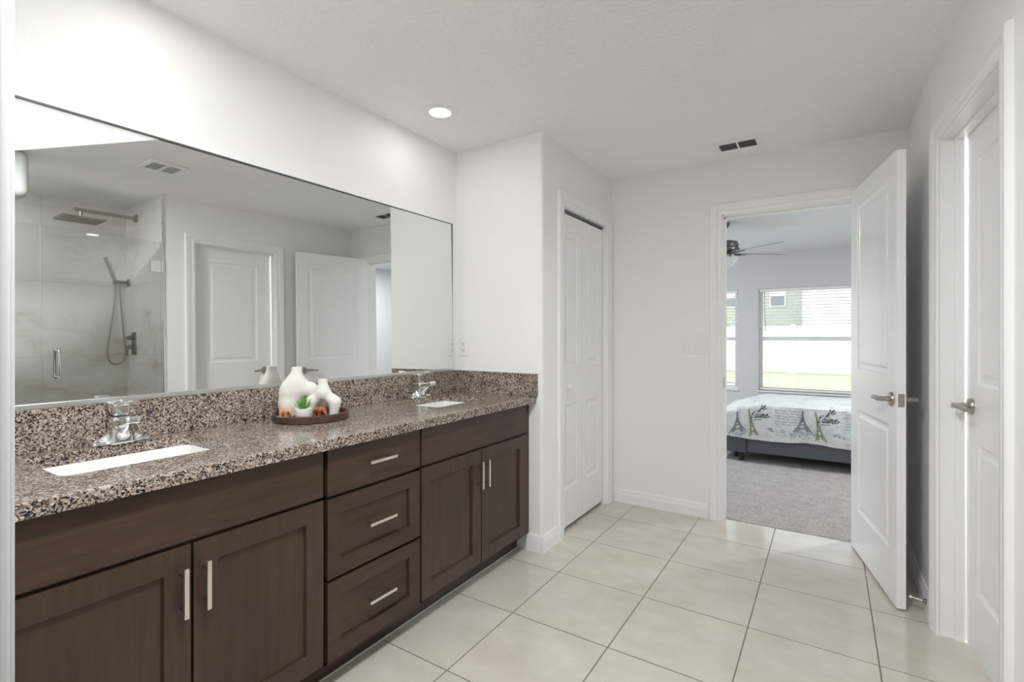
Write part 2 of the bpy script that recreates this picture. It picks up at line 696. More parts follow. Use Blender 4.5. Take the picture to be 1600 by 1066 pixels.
CASING = [(0, 0), (0, .008), (.004, .011), (.022, .012), (.026, .009), (.030, .013), (.048, .016), (.054, .019), (.070, .019), (.075, .015), (.075, 0)]


def casing(bm, fn, a0, a1, zt, prof=CASING):
    """Mitred casing round an opening; fn(a, z, n) -> world point."""
    loops = []
    for o, th in prof:
        loops.append([bm.verts.new(fn(a, z, th)) for a, z in ((a0 - o, 0), (a0 - o, zt + o), (a1 + o, zt + o), (a1 + o, 0))])
    for p, q in zip(loops, loops[1:]):
        for k in range(3):
            bm.faces.new((p[k], p[k + 1], q[k + 1], q[k]))
    for k in (0, 3):
        bm.faces.new([l[k] for l in loops])
    return bm


BASEP = [(0, 0), (.014, 0), (.014, .062), (.012, .066), (.012, .072), (.009, .078), (.009, .088), (.005, .098), (0, .10)]


def baseboard(bm, p0, p1, nrm):
    """p0,p1 in plan; nrm = direction into the room."""
    a = [bm.verts.new((p0[0] + nrm[0] * t, p0[1] + nrm[1] * t, z)) for t, z in BASEP]
    b2 = [bm.verts.new((p1[0] + nrm[0] * t, p1[1] + nrm[1] * t, z)) for t, z in BASEP]
    n = len(a)
    for i in range(n):
        bm.faces.new((a[i], a[(i + 1) % n], b2[(i + 1) % n], b2[i]))
    bm.faces.new(a[::-1])
    bm.faces.new(b2)
    return bm


# signed-distance meshing (surface nets) for the smooth moulded shapes
def sdf_mesh(bm, f, lo, hi, res, M=None):
    lo, hi = np.array(lo, float), np.array(hi, float)
    n = np.maximum(np.ceil((hi - lo) / res).astype(int), 2) + 1
    ax = [lo[i] + res * np.arange(n[i]) for i in range(3)]
    X, Y, Z = np.meshgrid(*ax, indexing='ij')
    V = f(X, Y, Z)
    ins = V < 0
    cs = tuple(n - 1)
    acc = np.zeros(cs + (3,))
    cnt = np.zeros(cs)
    G = np.stack([X, Y, Z], -1)
    offs = [(i, j, k) for i in (0, 1) for j in (0, 1) for k in (0, 1)]

    def sub(A, o):
        return A[o[0]:o[0] + cs[0], o[1]:o[1] + cs[1], o[2]:o[2] + cs[2]]
    for a in offs:
        for d in range(3):
            if a[d] == 0:
                b2 = list(a)
                b2[d] = 1
                va, vb = sub(V, a), sub(V, b2)
                cr = (va < 0) != (vb < 0)
                den = np.where(np.abs(va - vb) < 1e-12, 1e-12, va - vb)
                t = np.clip(va / den, 0, 1)[..., None]
                p = sub(G, a) * (1 - t) + sub(G, b2) * t
                acc += np.where(cr[..., None], p, 0)
                cnt += cr
    act = cnt > 0
    idx = -np.ones(cs, int)
    idx[act] = np.arange(act.sum())
    P = acc[act] / cnt[act][:, None]
    vs = []
    for p in P:
        v = Vector(p)
        vs.append(bm.verts.new(M @ v if M is not None else v))
    for d in range(3):
        e, g = [(1, 2), (2, 0), (0, 1)][d]
        sl0 = [slice(None)] * 3
        sl1 = [slice(None)] * 3
        sl0[d] = slice(0, -1)
        sl1[d] = slice(1, None)
        cr = ins[tuple(sl0)] != ins[tuple(sl1)]
        for (i, j, k) in np.argwhere(cr):
            c = [i, j, k]
            if c[e] < 1 or c[g] < 1 or c[e] >= n[e] - 1 or c[g] >= n[g] - 1:
                continue
            q = []
            for de, dg in ((0, 0), (-1, 0), (-1, -1), (0, -1)):
                cc = list(c)
                cc[e] += de
                cc[g] += dg
                q.append(idx[tuple(cc)])
            if min(q) < 0 or len(set(q)) < 4:
                continue
            try:
                bm.faces.new([vs[w] for w in q])
            except ValueError:
                pass
    return bm


def s_caps(X, Y, Z, a, b, ra, rb, flat_y=1.0):
    a, b = np.array(a, float), np.array(b, float)
    d = b - a
    px, py, pz = X - a[0], (Y - a[1]) / flat_y, Z - a[2]
    dd = d @ d
    t = np.clip((px * d[0] + py * d[1] + pz * d[2]) / max(dd, 1e-12), 0, 1)
    return np.sqrt((px - t * d[0]) ** 2 + (py - t * d[1]) ** 2 + (pz - t * d[2]) ** 2) - (ra + (rb - ra) * t)


def s_ell(X, Y, Z, c, r):
    k = np.sqrt(((X - c[0]) / r[0]) ** 2 + ((Y - c[1]) / r[1]) ** 2 + ((Z - c[2]) / r[2]) ** 2)
    return (k - 1) * min(r)


def s_rbox(X, Y, Z, c, h, r):
    q = [np.abs(X - c[0]) - h[0] + r, np.abs(Y - c[1]) - h[1] + r, np.abs(Z - c[2]) - h[2] + r]
    o = np.sqrt(sum(np.maximum(k, 0) ** 2 for k in q))
    return o + np.minimum(np.maximum(np.maximum(q[0], q[1]), q[2]), 0) - r


def smin(a, b, k):
    h = np.clip(0.5 + 0.5 * (b - a) / k, 0, 1)
    return b + (a - b) * h - k * h * (1 - h)


# ------------------------------------------------------------------ the shell
def build_shell():
    # vanity wall
    b = B(); box(b, -0.1, 0, NEARY - 0.12, FY + 0.06, 0, CE)
    struct(b, 'wall_left', 'wall_paint', 'white textured wall above and behind the long vanity mirror', 'wall')
    # niche end wall with a bullnose corner
    r = 0.022
    arc = [(BX - r + r * math.sin(a), NY + r - r * math.cos(a)) for a in [math.pi / 2 * i / 8 for i in range(9)]]
    b = B()
    prism(b, [(0, NY)] + arc + [(BX, 2.757), (BX - .115, 2.757), (BX - .115, NY + .11), (0, NY + .11)], 0, CE)
    struct(b, 'wall_niche', 'wall_paint', 'white end wall closing the right end of the vanity', 'wall', 30)
    # closet wall above and past the folding door
    b = B()
    box(b, BX - .115, BX, 2.757, 3.471, 2.075, CE)
    box(b, BX - .115, BX, 3.471, FY, 0, CE)
    struct(b, 'wall_closet', 'wall_paint', 'white wall around the folding closet door', 'wall')
    # far wall with the bedroom doorway
    OX0, OX1, OZ = 1.413, 2.162, 2.078
    b = B()
    box(b, BX - .115, OX0, FY, BYF, 0, CE)
    box(b, OX1, RX + .12, FY, BYF, 0, CE)
    box(b, OX0, OX1, FY, BYF, OZ, CE)
    struct(b, 'wall_far', 'wall_paint', 'white far wall with the open bedroom doorway', 'wall')
    b = B()
    box(b, BXL, OX0, BYF, BYF + .055, 0, CE)
    box(b, OX1, BXR, BYF, BYF + .055, 0, CE)
    box(b, OX0, OX1, BYF, BYF + .055, OZ, CE)
    struct(b, 'wall_bedroom_front', 'bedroom_paint', 'grey bedroom wall on the other side of the doorway', 'wall')
    # right wall with the second door
    b = B()
    box(b, RX, RX + .12, SY, 2.012, 0, CE)
    box(b, RX, RX + .12, 2.712, 2.83, 0, CE)
    box(b, RX, RX + .12, 2.012, 2.712, 2.09, CE)
    b.transform(SLANT)
    box(b, RX, RX + .12, 2.80, FY, 0, CE)
    struct(b, 'wall_right', 'wall_paint', 'white right wall around the closed panelled door', 'wall')
    # near wall: the opening the picture is taken through
    rr = 0.02
    XL, XR = 1.228, 2.20
    b = B()
    box(b, -0.1, XL - .004, NEARY - .12, NEARY, 0, CE)
    arc = [(XR + rr - rr * math.sin(a), NEARY - rr + rr * math.cos(a)) for a in [math.pi / 2 * i / 8 for i in range(9)]]
    prism(b, [(XR, NEARY - .12)] + arc[::-1] + [(SX + .1, NEARY), (SX + .1, NEARY - .12)], 0, CE)
    box(b, XL - .004, XR, NEARY - .12, NEARY, 2.2, CE)
    struct(b, 'wall_near', 'wall_paint', 'white wall with the opening the picture is taken through', 'wall', 30)
    # left jamb and casing of that opening; their grey is painted-in shade
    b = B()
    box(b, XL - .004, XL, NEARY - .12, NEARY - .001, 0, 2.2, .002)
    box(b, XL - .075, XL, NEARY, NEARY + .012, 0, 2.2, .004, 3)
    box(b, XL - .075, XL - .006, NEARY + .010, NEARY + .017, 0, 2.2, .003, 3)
    struct(b, 'trim_near', 'shaded_white_paint', 'white door casing with painted-in shade, at the left edge of the picture', 'door casing', 30)
    # shower walls (tiled)
    b = B(); box(b, SX, SX + .1, NEARY, SY, 0, CE)
    struct(b, 'wall_shower_back', 'marble_tile', 'beige-veined marble tile at the back of the shower', 'wall')
    b = B(); box(b, SHX + .12, SX + .1, SY, SY + .1, 0, CE); box(b, SHX + .008, SHX + .12, SY - .004, SY, 0, CE)
    struct(b, 'wall_shower_side', 'marble_tile', 'marble tiled shower side wall carrying the shower fittings', 'wall')
    b = B(); box(b, SHX - .004, SHX + .012, SY - .014, SY + .003, 0, CE, .002)
    struct(b, 'trim_shower', 'chrome', 'upright chrome edge strip where shower tile meets white wall', 'trim')
    b = B(); box(b, SHX - .05, SHX + .06, NEARY, SY - .015, 0, .10, .004)
    struct(b, 'trim_shower_curb', 'marble_tile', 'low marble curb under the shower glass', 'curb')
    # floors
    b = B(); box(b, -0.1, SX + .1, -1.75, BYF - .004, -0.08, 0)
    struct(b, 'floor', 'floor_tile', 'beige square ceramic tile bathroom floor with grey grout', 'floor')
    b = B(); box(b, BXL, BXR, BYF - .004, BYB, -0.08, 0.004)
    struct(b, 'floor_bedroom', 'carpet_pile', 'grey pile carpet in the bedroom beyond the doorway', 'carpet')
    # ceilings
    b = B(); box(b, -0.1, SX + .1, -1.75, BYF, CE, CE + .1)
    struct(b, 'ceiling', 'ceiling_paint', 'white knockdown textured bathroom ceiling', 'ceiling')
    b = B(); box(b, BXL - .1, BXR + .1, BYF, BYB + .15, CE, CE + .1)
    struct(b, 'ceiling_bedroom', 'bedroom_ceiling_paint', 'pale bedroom ceiling seen through the doorway', 'ceiling')
    # room behind the camera
    b = B()
    box(b, 0.3, 0.4, -1.75, NEARY - .12, 0, CE)
    box(b, 3.0, 3.1, -1.75, NEARY - .12, 0, CE)
    box(b, 0.3, 3.1, -1.85, -1.75, 0, CE)
    struct(b, 'wall_rear', 'wall_paint', 'white walls of the small room the picture is taken from', 'wall')
    # room behind the closed right door
    b = B()
    box(b, 3.3, 3.4, SY + .1, FY, 0, CE)
    box(b, RX + .12, 3.3, 3.1, 3.2, 0, CE); box(b, 2.60, 3.3, SY + .1, SY + .12, 0, CE)
    struct(b, 'wall_lavatory', 'wall_paint', 'white walls of the lit room behind the closed right door', 'wall')
    # bedroom back wall with two windows and an unseen side opening added for daylight
    WZ0, WZ1 = 0.47, 1.925
    holes = [(-0.25, 0.90), (1.175, 2.50)]
    b = B()
    xs = [BXL - .1, holes[0][0], holes[0][1], holes[1][0], holes[1][1], BXR + .1]
    for i in (0, 2, 4):
        box(b, xs[i], xs[i + 1], BYB, BYB + .14, 0, CE)
    for i in (1, 3):
        box(b, xs[i], xs[i + 1], BYB, BYB + .14, 0, WZ0)
        box(b, xs[i], xs[i + 1], BYB, BYB + .14, WZ1, CE)
    struct(b, 'wall_bedroom_back', 'bedroom_paint', 'grey-blue bedroom wall around the two windows', 'wall')
    b = B()
    box(b, BXR, BXR + .1, BYF, BYB, 0, CE)
    struct(b, 'wall_bedroom_right', 'bedroom_paint', 'grey bedroom side wall beyond the open door', 'wall')
    b = B()
    box(b, BXL - .1, BXL, BYF, 4.4, 0, CE); box(b, BXL - .1, BXL, 7.2, BYB, 0, CE)
    box(b, BXL - .1, BXL, 4.4, 7.2, 0, .3); box(b, BXL - .1, BXL, 4.4, 7.2, 2.2, CE)  # unseen opening, cut to let more daylight into the bedroom
    struct(b, 'wall_bedroom_left', 'bedroom_paint', 'grey bedroom side wall left of the bed', 'wall')

    # baseboards
    b = B()
    baseboard(b, (BX, 2.682), (BX, NY), (1, 0))
    baseboard(b, (BX + .014, NY), (0.535, NY), (0, -1))
    struct(b, 'baseboard_niche', 'trim_paint', 'white baseboard wrapping the wall corner beside the vanity', 'baseboard')
    b = B(); baseboard(b, (BX, FY), (1.328, FY), (0, -1))
    struct(b, 'baseboard_far', 'trim_paint', 'white baseboard under the light switch', 'baseboard')
    b = B(); baseboard(b, (2.25, FY), (RX, FY), (0, -1)); baseboard(b, (RX, 2.797), (RX, FY), (-1, 0))
    struct(b, 'baseboard_right', 'trim_paint', 'white baseboard behind the open bedroom door', 'baseboard')
    b = B(); baseboard(b, (RX, SY + .02), (RX, 1.927), (-1, 0)); b.transform(SLANT)
    struct(b, 'baseboard_return', 'trim_paint', 'short white baseboard between shower and right door', 'baseboard')
    b = B()
    baseboard(b, (BXL, BYB), (BXR, BYB), (0, -1))
    struct(b, 'baseboard_bedroom', 'trim_paint', 'white bedroom baseboard under the windows', 'baseboard')

    # casings and jambs
    b = B()
    casing(b, lambda a, z, n: (a, FY - n, z), OX0 + .004, OX1 - .004, OZ - .004)
    box(b, OX0, OX0 + .012, FY - .001, BYF + .055, 0, OZ)
    box(b, OX1 - .012, OX1, FY - .001, BYF + .055, 0, OZ)
    box(b, OX0, OX1, FY - .001, BYF + .055, OZ - .012, OZ)
    box(b, OX0 + .012, OX0 + .022, FY + .045, FY + .08, 0, OZ - .012)
    box(b, OX0 + .012, OX1 - .012, FY + .045, FY + .08, OZ - .022, OZ - .012)
    t1 = struct(b, 'trim_1', 'trim_paint', 'white casing and jamb of the open bedroom doorway', 'door casing', 35)
    b = B(); box(b, OX0 + .0115, OX0 + .0135, FY + .012, FY + .04, .90, .97, .0008)
    finish(b, 'strike_plate', 'brushed_nickel', t1)
    b = B()
    casing(b, lambda a, z, n: (RX - n, a, z), 2.018, 2.706, 2.084)
    box(b, RX - .001, RX + .12, 2.004, 2.014, 0, 2.09)
    box(b, RX - .001, RX + .12, 2.710, 2.720, 0, 2.09)
    box(b, RX - .001, RX + .12, 2.004, 2.720, 2.082, 2.09)
    box(b, RX + .05, RX + .080, 2.698, 2.711, 0, 2.083)
    box(b, RX + .05, RX + .084, 2.013, 2.026, 0, 2.083)
    box(b, RX + .05, RX + .084, 2.013, 2.711, 2.07, 2.083)
    b.transform(SLANT)
    struct(b, 'trim_2', 'trim_paint', 'white casing and jamb of the closed right door', 'door casing', 35)
    b = B()
    casing(b, lambda a, z, n: (BX + n, a, z), 2.757, 3.471, 2.075)
    box(b, BX - .115, BX + .001, 2.750, 2.760, 0, 2.075)
    box(b, BX - .115, BX + .001, 3.468, 3.478, 0, 2.075)
    box(b, BX - .115, BX + .001, 2.757, 3.471, 2.068, 2.078)
    t3 = struct(b, 'trim_3', 'trim_paint', 'white casing of the folding closet door', 'door casing', 35)
    b = B(); box(b, BX - .07, BX - .03, 2.761, 3.467, 2.05, 2.068)
    finish(b, 'track', 'vent_dark', t3)


build_shell()


# ------------------------------------------------------------------ doors
MOULD = [(.004, .001), (.012, .007), (.020, .009), (.032, .009), (.044, .004), (.050, .003)]


def lever(parent, M, length=.115, mat='brushed_nickel', name='handle'):
    """Lever handle on a door face. Local: face plane y=0, outwards -y, lever runs along +x."""
    b = B()
    t = bmesh.new()
    lathe(t, [(0, 0), (.033, 0), (.033, -.006), (.029, -.011), (.013, -.014), (.0115, -.045), (.0115, -.062), (0, -.062)], (0, 0, 0), 28, 'y')
    pts = [(0, -.052, 0), (.03, -.055, .002), (.07, -.053, .001), (length, -.047, -.004)]
    tube(t, smooth_path(pts, 5), [.0115] * 5 + [.0105] * 5 + [.009] * 5 + [.008], 14)
    t.transform(M)
    merge(b, t)
    return finish(b, name, mat, parent, 40)


def build_doors():
    # open bedroom door
    d = Vector((0.2, -0.98, 0)).normalized()
    H = Vector((2.140, 3.572, 0))
    W, T, z0, z1 = .742, .036, .012, 2.108
    th = math.atan2(d.y, d.x)
    door = thing('door_1', 'open white two-panel door with lever handles swung into the bathroom', 'door', H, 0, None, 'structure')
    # local x along the leaf, local y away from the visible face (towards the right wall)
    M = Matrix.Translation(H + Vector((0, 0, z0))) @ Matrix.Rotation(th, 4, 'Z')
    hh = z1 - z0
    pan = [(.125, .640, .235, .828), (.125, .640, 1.052, 1.982)]
    b = B()
    slab(b, W, hh, T, pan, MOULD, M)
    finish(b, 'door_leaf', 'door_paint', door)
    hz = .950
    lever(door, M @ Matrix.Translation((.685, 0, hz)) @ Matrix.Scale(-1, 4, (1, 0, 0)))
    lever(door, M @ Matrix.Translation((.685, T, hz)) @ Matrix.Rotation(math.pi, 4, 'Z'))
    b = B()
    box(b, W - .001, W + .0015, .006, .030, hz - .030, hz + .030, .0008, M=M)
    box(b, W, W + .010, .011, .025, hz - .009, hz + .009, .003, M=M)
    finish(b, 'latch', 'brushed_nickel', door)
    for z in (.25, 1.05, 1.83):
        b = B()
        t = bmesh.new()
        tube(t, [(-.004, T + .004, z - .045), (-.004, T + .004, z + .045)], .0065, 10)
        box(t, -.0015, .0005, .004, T, z - .045, z + .045)
        t.transform(M)
        merge(b, t)
        finish(b, 'hinge', 'brushed_nickel', door, 40)

    # closed right door, recessed in its jamb
    DX = RX + .086
    door = thing('door_2', 'closed white two-panel door in the right wall with lever handle', 'door', (DX, 2.02, 0), 0, None, 'structure')
    M = SLANT @ Matrix.Translation((DX, 2.018, .012)) @ Matrix.Rotation(math.pi / 2, 4, 'Z') @ Matrix.Scale(-1, 4, (0, 1, 0))
    W2 = .681
    b = B()
    slab(b, W2, 2.066, .034, [(.125, W2 - .125, .235, .828), (.125, W2 - .125, 1.052, 1.945)], MOULD, M)
    finish(b, 'door_leaf', 'door_paint', door)
    lever(door, M @ Matrix.Translation((W2 - .065, 0, .965)) @ Matrix.Scale(-1, 4, (1, 0, 0)))

    # folding closet door
    door = thing('door_3', 'white narrow folding closet door with small round knob', 'door', (BX - .04, 2.76, 0), 0, None, 'structure')
    for i in range(2):
        y0 = 2.7615 + i * .350
        w = .347
        M = Matrix.Translation((BX - .034, y0, .022)) @ Matrix.Rotation(math.pi / 2, 4, 'Z')
        b = B()
        hgt = 2.022
        slab(b, w, hgt, .030, [(.062, w - .062, .235, .79), (.062, w - .062, 1.03, hgt - .115)], MOULD, M)
        leaf = finish(b, 'leaf', 'door_paint', door)
        if i == 0:
            b = B()
            lathe(b, [(0, .030), (.012, .028), (.016, .020), (.013, .011), (.007, .008), (.007, 0)], (BX - .034, 2.885, .925), 20, 'x')
            finish(b, 'knob', 'plastic_white', leaf, 40)

    # door stop on the baseboard
    b = B()
    A, E = Vector((RX - .014, 2.865, .062)), Vector((2.338, 2.880, .066))
    dv = (E - A).normalized()
    tube(b, [A, A + dv * .006, A + dv * .012], [.013, .012, .006], 16)
    tube(b, [A + dv * .006, E - dv * .008], .0042, 10)
    st = thing('door_stop', 'small metal rod door stop between baseboard and open door', 'door stop', A)
    finish(b, 'rod', 'brushed_nickel', st, 40)
    b = B(); tube(b, [E - dv * .010, E], .006, 12); finish(b, 'rubber_tip', 'rubber_white', st, 40)


build_doors()


# ------------------------------------------------------------------ vanity
CF = .545        # cabinet face frame
DF = .564        # door / drawer fronts
SHAKER = [(.002, .004), (.0035, .012)]


def pull(parent, c, axis):
    """Bar pull: bright bar on two dark posts; c = bar centre at x of the bar."""
    b = B()
    L = .067
    x, y, z = c
    if axis == 'z':
        box(b, x - .005, x + .005, y - .0058, y + .0058, z - L, z + L, .0012)
        ends = [(y, z - .045), (y, z + .045)]
    else:
        box(b, x - .005, x + .005, y - L, y + L, z - .0058, z + .0058, .0012)
        ends = [(y - .045, z), (y + .045, z)]
    h = finish(b, 'handle', 'satin_steel', parent)
    for yy, zz in ends:
        b = B()
        tube(b, [(DF - .0005, yy, zz), (x - .004, yy, zz)], .0048, 10)
        p = finish(b, 'handle_post', 'dark_nickel', parent, 40)
        p['label'] = 'dark nickel post behind the bar handle'
    return h


def front(parent, name, y0, y1, z0, z1, shaker=True, stile=.064, mat='wood_vertical'):
    b = B()
    w, h = y1 - y0, z1 - z0
    M = Matrix.Translation((DF, y0, z0)) @ Matrix.Rotation(math.pi / 2, 4, 'Z')
    pan = [(stile, w - stile, stile, h - stile)] if shaker else []
    slab(b, w, h, DF - CF - .001, pan, SHAKER, M, back=False)
    return finish(b, name, mat, parent)


def cabinet(label, y0, y1, group):
    c = thing('vanity_cabinet', label, 'cabinet', (0.3, (y0 + y1) / 2, 0), 0, group)
    b = B()
    box(b, .012, CF, y0, y1, .10, .118)
    box(b, .012, CF, y0, y0 + .016, .10, .868)
    box(b, .012, CF, y1 - .016, y1, .10, .868)
    box(b, .012, .022, y0, y1, .10, .868)
    # face frame
    box(b, CF - .019, CF, y0, y0 + .03, .10, .868)
    box(b, CF - .019, CF, y1 - .03, y1, .10, .868)
    for z in (.10, .675, .838):
        box(b, CF - .019, CF, y0 + .03, y1 - .03, z, z + .03)
    finish(b, 'carcass', 'wood_vertical', c)
    b = B(); box(b, .455, .47, y0, y1, .002, .10)
    finish(b, 'toe_kick', 'wood_horizontal', c)
    return c


def build_vanity():
    g = 'dark vanity cabinets under the granite counter'
    c1 = cabinet('dark brown sink cabinet at the left end, below the left sink', .172, 1.084, g)
    front(c1, 'false_front', .240, 1.076, .702, .863, False, mat='wood_horizontal')
    d = front(c1, 'door', .240, .657, .118, .690); pull(d, (.595, .632, .573), 'z')
    d = front(c1, 'door', .664, 1.077, .118, .690); pull(d, (.595, .689, .573), 'z')
    c2 = cabinet('dark brown cabinet with three drawers in the middle of the vanity', 1.0845, 1.5575, g)
    f = front(c2, 'drawer', 1.094, 1.552, .698, .863, False, mat='wood_horizontal'); pull(f, (.595, 1.324, .785), 'y')
    f = front(c2, 'drawer', 1.094, 1.552, .405, .684, True, .058, 'wood_horizontal'); pull(f, (.595, 1.322, .552), 'y')
    f = front(c2, 'drawer', 1.094, 1.552, .114, .394, True, .058, 'wood_horizontal'); pull(f, (.595, 1.321, .262), 'y')
    c3 = cabinet('dark brown sink cabinet at the right end, against the end wall', 1.558, 2.452, g)
    front(c3, 'false_front', 1.564, 2.425, .702, .863, False, mat='wood_horizontal')
    d = front(c3, 'door', 1.564, 1.990, .118, .688); pull(d, (.595, 1.966, .567), 'z')
    d = front(c3, 'door', 1.997, 2.425, .118, .688); pull(d, (.595, 2.020, .567), 'z')
    b = B(); box(b, CF - .019, CF, 2.4525, 2.489, .10, .868); box(b, .455, .47, 2.4525, 2.474, .002, .10)
    finish(b, 'filler_strip', 'wood_vertical', c3)
    b = B(); box(b, .4705, .476, .172, 2.474, 0.0005, .004)
    tag(finish(b, 'caulk_line', 'caulk', None), 'thin white caulk line between toe kick and floor tile', 'caulk')

    # countertop with two cut-outs
    SK = [(.086, .416, .425, .862), (.086, .416, 1.832, 2.269)]
    xs = [.0, .086, .416, .597]
    ys = [.172, .425, .862, 1.832, 2.269, 2.4895]
    top = thing('countertop', 'long speckled brown granite vanity countertop with backsplash', 'countertop', (.3, 1.33, .868))
    b = B()
    z0, z1 = .868, .905

    def hole(i, j):
        return i == 1 and j in (1, 3)
    for i in range(3):
        for j in range(5):
            if hole(i, j):
                continue
            x0, x1, y0, y1 = xs[i], xs[i + 1], ys[j], ys[j + 1]
            quad(b, (x0, y0, z1), (x1, y0, z1), (x1, y1, z1), (x0, y1, z1))
            quad(b, (x0, y0, z0), (x1, y0, z0), (x1, y1, z0), (x0, y1, z0))
            for (ni, nj, e) in ((i - 1, j, ((x0, y0), (x0, y1))), (i + 1, j, ((x1, y0), (x1, y1))), (i, j - 1, ((x0, y0), (x1, y0))), (i, j + 1, ((x0, y1), (x1, y1)))):
                if not (0 <= ni < 3 and 0 <= nj < 5) or hole(ni, nj):
                    (ax, ay), (bx, by) = e
                    quad(b, (ax, ay, z0), (bx, by, z0), (bx, by, z1), (ax, ay, z1))
    bmesh.ops.remove_doubles(b, verts=b.verts[:], dist=1e-5)
    bmesh.ops.recalc_face_normals(b, faces=b.faces[:])
    ed = [e for e in b.edges if all(abs(v.co.x - .597) < 1e-4 and abs(v.co.z - z1) < 1e-4 for v in e.verts)]
    bmesh.ops.bevel(b, geom=ed, offset=.005, segments=3, profile=.5, affect='EDGES')
    ed = []
    for e in b.edges:
        if abs(e.verts[0].co.z - e.verts[1].co.z) > .03:
            x, y = e.verts[0].co.x, e.verts[0].co.y
            if any(abs(x - sx) < 1e-4 and abs(y - sy) < 1e-4 for s in SK for sx in s[:2] for sy in s[2:]):
                ed.append(e)
    bmesh.ops.bevel(b, geom=ed, offset=.03, segments=5, profile=.5, affect='EDGES')
    finish(b, 'slab', 'granite', top)
    b = B(); box(b, .0005, .022, .172, 2.4895, .9052, 1.036, .0015)
    finish(b, 'backsplash', 'granite', top)
    b = B(); box(b, .0225, .607, 2.469, 2.4895, .9052, 1.036, .0015)
    finish(b, 'side_splash', 'granite', top)

    # undermount sinks
    def rrect(bm, cx, cy, hx, hy, r, z, n=6):
        vs = []
        for qx, qy, a0 in ((1, 1, 0), (-1, 1, math.pi / 2), (-1, -1, math.pi), (1, -1, 1.5 * math.pi)):
            for k in range(n + 1):
                a = a0 + math.pi / 2 * k / n
                vs.append(bm.verts.new((cx + qx * (hx - r) + r * math.cos(a), cy + qy * (hy - r) + r * math.sin(a), z)))
        return vs
    sinks = []
    cx = (SK[0][0] + SK[0][1]) / 2
    cy = (SK[0][2] + SK[0][3]) / 2
    s = thing('sink', 'white rectangular undermount sink at the left, nearest the camera', 'sink', (cx, cy, .74), 0, 'white undermount sinks')
    b = B()
    hx, hy = .165, .2185
    prof = [(.03, .865, .03), (.03, .8675, .03), (-.001, .8675, .03), (-.004, .862, .03), (-.012, .79, .035), (-.025, .762, .04), (-.06, .753, .04), (-.115, .750, .01)]
    loops = [rrect(b, cx, cy, hx + o, hy + o, r, z) for o, z, r in prof]
    for p, q in zip(loops, loops[1:]):
        for k in range(len(p)):
            b.faces.new((p[k], p[(k + 1) % len(p)], q[(k + 1) % len(p)], q[k]))
    b.faces.new(loops[-1])
    # outer shell of the bowl
    out = [rrect(b, cx, cy, hx + o, hy + o, r, z) for o, z, r in [(.03, .865, .03), (.004, .860, .03), (-.01, .755, .04), (-.06, .742, .04), (-.115, .740, .01)]]
    for p, q in zip(out, out[1:]):
        for k in range(len(p)):
            b.faces.new((p[k], p[(k + 1) % len(p)], q[(k + 1) % len(p)], q[k]))
    b.faces.new(out[-1])
    finish(b, 'bowl', 'ceramic', s, 50)
    b = B(); lathe(b, [(0, .7535), (.016, .7535), (.021, .7515), (.021, .749)], (cx, cy, 0), 20)
    finish(b, 'drain', 'chrome', s, 40)
    s2 = copy_tree(s)
    s2.location.y = (SK[1][2] + SK[1][3]) / 2
    s2['label'] = 'white rectangular undermount sink at the far right end of the counter'

    # faucets
    fc = thing('faucet', 'chrome single-handle faucet behind the left sink, nearest the camera', 'faucet', (.058, .668, .905), 0, 'chrome faucets')
    M = Matrix.Translation((.058, .668, .9055))

    def body(X, Y, Z):
        plate = s_rbox(X, Y, Z, (0, 0, .004), (.024, .079, .008), .007)
        wing = np.minimum(s_caps(X, Y, Z, (0, -.066, .004), (0, -.01, .030), .009, .020), s_caps(X, Y, Z, (0, .066, .004), (0, .01, .030), .009, .020))
        kk = 1.12 - Z * 2.2
        col = s_rbox(X / kk, Y / kk, Z, (.002, 0, .040), (.027, .029, .048), .010) * .9
        a = .20
        U, V2 = X * math.cos(a) + (Z - .060) * math.sin(a), -X * math.sin(a) + (Z - .060) * math.cos(a)
        spout = s_rbox(U, Y, V2, (.052, 0, .003), (.062, .0215 , .0125), .009)
        gus = s_caps(X, Y, Z, (.012, 0, .030), (.060, 0, .064), .018, .010)
        d = smin(smin(plate, wing, .010), col, .010)
        d = smin(d, smin(spout, gus, .012), .010)
        return np.maximum(d, -Z)
    b = B(); sdf_mesh(b, body, (-.045, -.10, -.006), (.135, .10, .115), .003, M)
    finish(b, 'spout_body', 'chrome', fc, 60)

    def hand(X, Y, Z):
        k = .92 + (Z - .088) * 8.0
        h = s_rbox((X + (Z - .088) * .12) / k, Y / k, Z, (0, 0, .113), (.021, .0225, .0235), .007) * .9
        lev = s_rbox(X, Y, Z - X * .22, (.026, 0, .130), (.036, .021, .006), .005)
        return smin(h, lev, .006)
    b = B(); sdf_mesh(b, hand, (-.055, -.05, .080), (.08, .05, .165), .003, M)
    finish(b, 'lever_handle', 'chrome', fc, 60)
    b = B(); tube(b, [M @ Vector((.100, 0, .072)), M @ Vector((.101, 0, .055))], .0095, 16)
    finish(b, 'aerator', 'dark_nickel', fc, 40)
    f2 = copy_tree(fc)
    f2.location.y = 2.083
    f2['label'] = 'chrome single-handle faucet behind the far right sink'

    # mirror: sits in a bottom channel and leans back a touch, so its lower edge stands proud of the wall
    mr = thing('vanity_mirror', 'wide frameless wall mirror above the granite backsplash', 'mirror', (0, 1.33, 1.04))
    Y0, Y1, Z0, Z1 = .20, 2.433, 1.052, 1.966
    n = Vector((math.cos(-.004) * math.cos(.0095), math.sin(-.004) * math.cos(.0095), math.sin(.0095)))
    o = Vector((.0068, 1.4, 1.5))

    def fx(y, z):
        return o.x - ((y - o.y) * n.y + (z - o.z) * n.z) / n.x
    b = B()
    f = [Vector((fx(y, z), y, z)) for y, z in ((Y0, Z0), (Y1, Z0), (Y1, Z1), (Y0, Z1))]
